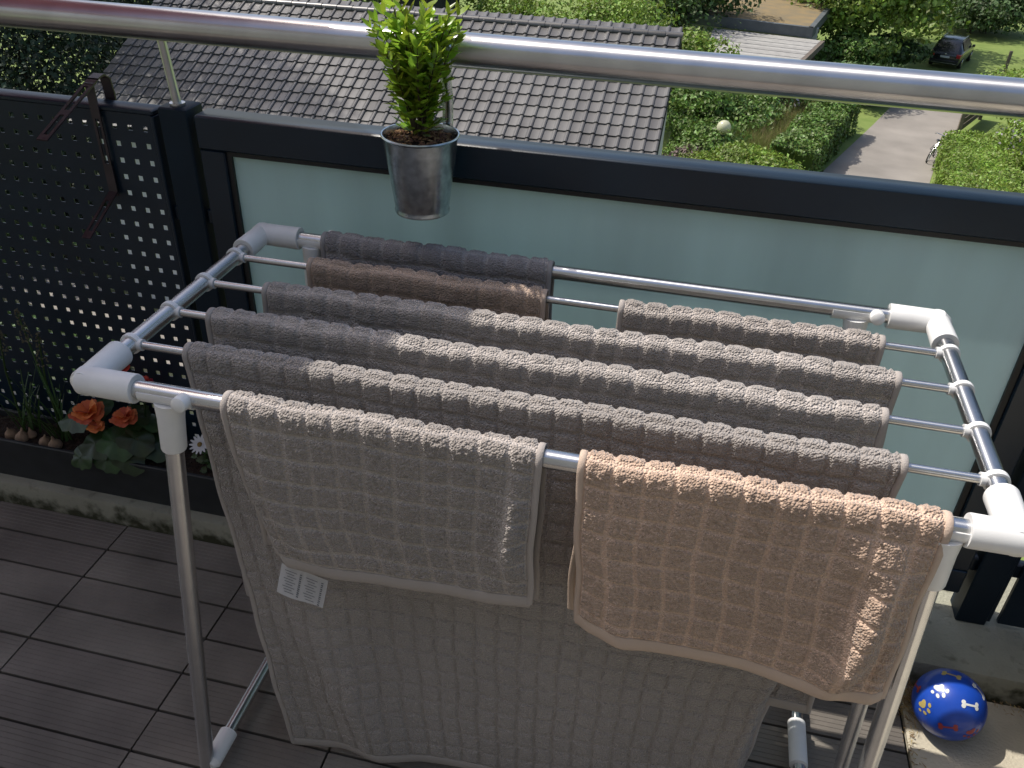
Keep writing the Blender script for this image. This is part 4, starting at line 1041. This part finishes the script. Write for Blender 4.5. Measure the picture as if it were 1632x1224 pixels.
# ================================================================== SMALL BUILDINGS
fr = empty('flat_roof_building', (3, 52, GZ)); tag(fr, 'flat building with a mossy gravel roof and grey fascia', 'building')
MB(False).box(-.6, 5.9, 49.0, 60, GZ, -7.05).build('wall', G['house_wall'], fr)
MB(False).add([(-1.0, 48.9, -6.795), (5.45, 47.55, -6.795), (7.9, 60.0, -6.795), (-1.0, 60.0, -6.795)], [(0,1,2,3)]).build('gravel_roof', G['gravel_roof'], fr)
MB(False).add([(-1.1, 48.94, -6.77), (5.5, 47.5, -6.77), (5.5, 47.5, -7.27), (-1.1, 48.94, -7.27), (-1.1, 49.2, -6.77), (5.5, 47.8, -6.77), (5.5, 47.8, -7.27), (-1.1, 49.2, -7.27)], [(3,2,1,0),(4,5,6,7),(0,1,5,4),(2,3,7,6)]).build('fascia', G['fascia'], fr)
MB(False).add([(5.5, 47.5, -6.77), (8.0, 60, -6.77), (8.0, 60, -7.27), (5.5, 47.5, -7.27), (5.25, 47.6, -6.77), (7.75, 60, -6.77)], [(0,3,2,1),(0,1,5,4)]).build('side_fascia', G['fascia'], fr)
cp = empty('carport', (3.2, 45, GZ)); tag(cp, 'low carport with pale grey boarded roof in front of the flat building', 'carport')
def pq(t, e):
    a = Vector((.5, 48.4, -7.30)).lerp(Vector((.5, 41.0, -7.42)), t); b = Vector((5.95, 47.3, -7.30)).lerp(Vector((4.15, 40.6, -7.42)), t); return a.lerp(b, e)
for k in range(16):
    t0, t1 = k/16, (k+.95)/16
    q = [pq(t0, 0), pq(t0, 1), pq(t1, 1), pq(t1, 0)]; dzv = Vector((0, 0, -.04)); lift_ = Vector((0, 0, .012*(k % 2)))
    MB(False).add([v+lift_ for v in q]+[v+dzv for v in q], [(3,2,1,0),(4,5,6,7),(0,1,5,4),(1,2,6,5),(2,3,7,6),(3,0,4,7)]).build('board', G['boards'], cp)
a, b = pq(0, 1), pq(1, 1); MB(False).add([a, b, b+Vector((.2, 0, 0)), a+Vector((.2, 0, 0)), a-Vector((0,0,.3)), b-Vector((0,0,.3)), b+Vector((.2,0,-.3)), a+Vector((.2,0,-.3))],
    [(3,2,1,0),(4,5,6,7),(0,1,5,4),(1,2,6,5),(2,3,7,6),(3,0,4,7)]).build('edge_beam', G['weathered_wood'], cp)
for p in (pq(.04, .03), pq(.04, .97), pq(.96, .03), pq(.96, .97)): MB(False).box(p.x-.07, p.x+.07, p.y-.07, p.y+.07, GZ, p.z-.05).build('post', G['weathered_wood'], cp)
sh_ = empty('dark_shed', (-12.0, 38, GZ)); tag(sh_, 'dark boarded shed wall behind the roof ridge, left of the light green tree', 'shed')
sbm = mat('shed_board', (.018, .02, .022), .7, obj_var=.2)
for k in range(16): MB(False).box(-13.6+k*.20, -13.6+k*.20+.19, 38, 38.05+.01*(k % 2), GZ, -4.6).build('board', sbm, sh_)
MB(False).add([(-13.8, 37.7, -4.6), (-10.2, 37.7, -4.6), (-10.2, 42.5, -4.2), (-13.8, 42.5, -4.2), (-13.8, 37.7, -4.7), (-10.2, 37.7, -4.7), (-10.2, 42.5, -4.3), (-13.8, 42.5, -4.3)], [(0,1,2,3),(7,6,5,4),(4,5,1,0),(5,6,2,1),(7,4,0,3)]).build('roof', G['roof_under'], sh_)

# ================================================================== STREET THINGS
lp = empty('globe_lamp', (1.64, 34.54, GZ)); tag(lp, 'garden lamp with a pale glass globe among the shrubs', 'lamp')
MB().sphere((1.64, 34.54, -8.46), .285, 32, 20).build('globe', G['globe'], lp)
MB().tube([(1.64, 34.54, GZ), (1.64, 34.54, -8.74)], .04, 12).build('pole', G['lamp_pole'], lp)
MB().lathe([(0, 0), (.10, 0), (.115, .04), (.08, .08), (0, .08)], (1.64, 34.54, -8.79), 20).build('collar', G['lamp_pole'], lp)
# wooden gate and fence at right
wg = empty('wooden_gate', (13.3, 45, GZ)); tag(wg, 'low weathered wooden gate beside the drive above the hedge', 'gate')
for k in range(4):
    z0_ = GZ+.22+k*.30; MB(False).add([(12.75, 43.6, z0_), (14.2, 46.6, z0_), (14.2, 46.6, z0_+.24), (12.75, 43.6, z0_+.24), (12.80, 43.57, z0_), (14.25, 46.57, z0_), (14.25, 46.57, z0_+.24), (12.80, 43.57, z0_+.24)],
        [(0,1,2,3),(7,6,5,4),(0,4,5,1),(3,2,6,7),(0,3,7,4),(1,5,6,2)]).build('board', G['weathered_wood'], wg)
for (x, y) in ((12.70, 43.65), (14.28, 46.65)): MB(False).box(x-.08, x+.08, y-.08, y+.08, GZ, GZ+1.5).build('post', G['weathered_wood'], wg)
wf = empty('board_fence', (20.4, 60, GZ)); tag(wf, 'orange brown wooden fence at the right edge above the handrail', 'fence')
for k in range(20):
    x = 19.5+k*.11; y = 56.5+k*.33
    MB(False).add([(x, y, GZ), (x+.10, y+.30, GZ), (x+.10, y+.30, GZ+1.3), (x, y, GZ+1.3), (x+.03, y-.01, GZ), (x+.13, y+.29, GZ), (x+.13, y+.29, GZ+1.3), (x+.03, y-.01, GZ+1.3)], [(0,1,2,3),(7,6,5,4),(3,2,6,7),(0,3,7,4),(1,5,6,2)]).build('board', G['wood_fence'], wf)
wp = empty('wooden_post', (18.06, 58.25, GZ)); tag(wp, 'single weathered wooden post on the lawn near the right edge', 'post')
MB().bbox(17.98, 18.14, 58.17, 58.33, GZ, GZ+1.2, .01).build('shaft', G['weathered_wood'], wp)

# car: rear towards the balcony
def make_car():
    cr = empty('parked_car', (0, 0, 0)); tag(cr, 'dark estate car parked on the lawn, seen from the rear', 'car')
    # side profile stations along y (0 rear .. 4.5 front): half width, z sill, z belt, roof z, roof half width
    st = [(0, .74, .42, .80, .80, .74), (.06, .84, .30, .92, .95, .78), (.30, .89, .24, .98, 1.22, .70), (.62, .91, .22, .99, 1.50, .63), (1.1, .92, .21, .99, 1.60, .62), (2.2, .92, .20, .98, 1.60, .62), (2.7, .92, .20, .97, 1.52, .60), (3.25, .91, .20, .95, 1.10, .66), (3.5, .91, .21, .92, .94, .80), (4.2, .87, .24, .82, .83, .74), (4.5, .72, .32, .66, .68, .62)]
    mb = MB(True); vs = []
    for (y, hw, zs_, zb, zr, rw) in st:
        vs += [(-hw*.9, y, zs_), (-hw, y, (zs_+zb)/2), (-hw, y, zb-.04), (-hw*.97, y, zb), (-rw, y, zr-.03), (-rw*.85, y, zr), (0, y, zr+.02), (rw*.85, y, zr), (rw, y, zr-.03), (hw*.97, y, zb), (hw, y, zb-.04), (hw, y, (zs_+zb)/2), (hw*.9, y, zs_)]
    k = 13
    fs = [(i*k+j, i*k+j+1, (i+1)*k+j+1, (i+1)*k+j) for i in range(len(st)-1) for j in range(k-1)]+[(i*k, (i+1)*k, (i+1)*k+k-1, i*k+k-1) for i in range(len(st)-1)]
    fs += [tuple(range(k-1, -1, -1)), tuple(range((len(st)-1)*k, len(st)*k))]
    MB(True).add(vs, fs).build('body', G['car_paint'], cr)
    def P(i, j): return Vector(vs[i*k+j])
    # rear window, side windows, windscreen slightly proud
    def pane(pts, n, nm='window'):
        n = Vector(n).normalized()*.012; MB(False).add([Vector(p)+n for p in pts], [tuple(range(len(pts)))]).build(nm, G['car_glass'], cr)
    pane([(-.66, .30, 1.03), (.66, .30, 1.03), (.58, .60, 1.47), (-.58, .60, 1.47)], (0, -.85, .55), 'rear_window')
    pane([(-.60, 2.78, 1.48), (.60, 2.78, 1.48), (.66, 3.22, 1.13), (-.66, 3.22, 1.13)], (0, .6, .8), 'windscreen')
    for sx in (-1, 1):
        for (ya, yb) in ((.75, 1.55), (1.62, 2.6)): pane([(sx*.89, ya-.1, 1.02), (sx*.89, yb+.1, 1.02), (sx*.66, yb, 1.5), (sx*.66, ya, 1.5)], (sx*.9, 0, .5))
        MB(True).bbox(min(sx*.62, sx*.86), max(sx*.62, sx*.86), -.03, .12, .70, .92, .02).build('tail_light', G['tail_light'], cr)
        MB().tube([(sx*.60, .9, 1.63), (sx*.60, 2.4, 1.63)], .02, 8).build('roof_rail', G['chrome'], cr)
        MB(True).bbox(min(sx*.93, sx*1.08), max(sx*.93, sx*1.08), 2.75, 2.88, .98, 1.12, .02).build('mirror', G['car_paint'], cr)
        for y in (.85, 3.55):
            w = MB(); w.lathe([(.0, -.1), (.31, -.1), (.335, -.06), (.335, .06), (.31, .1), (0, .1)], (sx*.82, y, .335), 28, (1, 0, 0)); t_ = w.build('wheel', G['tyre'], cr)
            MB().lathe([(0, .012), (.20, .012), (.215, 0)], (sx*.92, y, .335), 20, (sx, 0, 0)).build('rim', G['chrome'], t_)
    MB(True).bbox(-.82, .82, -.07, .10, .30, .55, .03).build('rear_bumper', G['car_paint'], cr)
    MB(True).bbox(-.72, .72, -.085, -.06, .36, .385, .004).build('bumper_trim', G['chrome'], cr)
    MB(True).bbox(-.26, .26, -.02, .0, .66, .77, .004).build('number_plate', G['plate'], cr)
    MB().lathe([(0, 0), (.05, 0), (.05, .012), (0, .014)], (0, .015, .87), 18, (0, -1, .1)).build('badge', G['chrome'], cr)
    return cr
car = make_car(); car.location = (14.3, 57.5, GZ+.02); car.rotation_euler = (0, 0, math.radians(-22))
# bicycle leaning on the hedge
bk = empty('bicycle', (0, 0, 0)); tag(bk, 'black and silver bicycle leaning against the hedge beside the drive', 'bicycle')
for y in (0, 1.08):
    n = 40; ring_ = [(0, y+.34*math.cos(2*math.pi*i/n), .34+.34*math.sin(2*math.pi*i/n)) for i in range(n+1)]
    w = MB().tube(ring_, .021, 8, False).build('wheel', G['tyre'], bk)
    MB().tube([(0, y+.31*math.cos(2*math.pi*i/n), .34+.31*math.sin(2*math.pi*i/n)) for i in range(n+1)], .01, 6, False).build('rim', G['bike_silver'], w)
    for i in range(12): MB().tube([(0, y, .34), (0, y+.31*math.cos(2*math.pi*i/12), .34+.31*math.sin(2*math.pi*i/12))], .004, 4).build('spoke', G['bike_silver'], w)
for nm, ps_ in (('frame', [(0, .46, .3), (0, .30, .86)]), ('frame', [(0, .46, .3), (0, .88, .72)]), ('frame', [(0, .33, .74), (0, .86, .82)]), ('frame', [(0, 0, .34), (0, .46, .3)]), ('frame', [(0, 0, .34), (0, .33, .74)])):
    MB().tube(ps_, .02, 8).build(nm, G['bike_silver'], bk)
MB().tube([(0, 1.08, .34), (0, .93, .64), (0, .86, .98)], .018, 8).build('fork', G['bike_black'], bk)
MB().tube([(-.30, .70, 1.02), (-.26, .80, 1.03), (0, .88, 1.0), (.26, .80, 1.03), (.30, .70, 1.02)], .016, 8).build('handlebar', G['bike_silver'], bk)
MB().sphere((0, .27, .92), .13, 16, 8, (.6, 1, .35)).build('saddle', G['bike_black'], bk)
MB().tube([(-.06, -.36, .66), (-.06, .22, .68), (.06, .22, .68), (.06, -.36, .66), (-.06, -.36, .66)], .012, 6).build('rack', G['bike_black'], bk)
bk.location = (10.52, 38.75, GZ+.014); bk.rotation_euler = (0, math.radians(10), math.radians(-24))
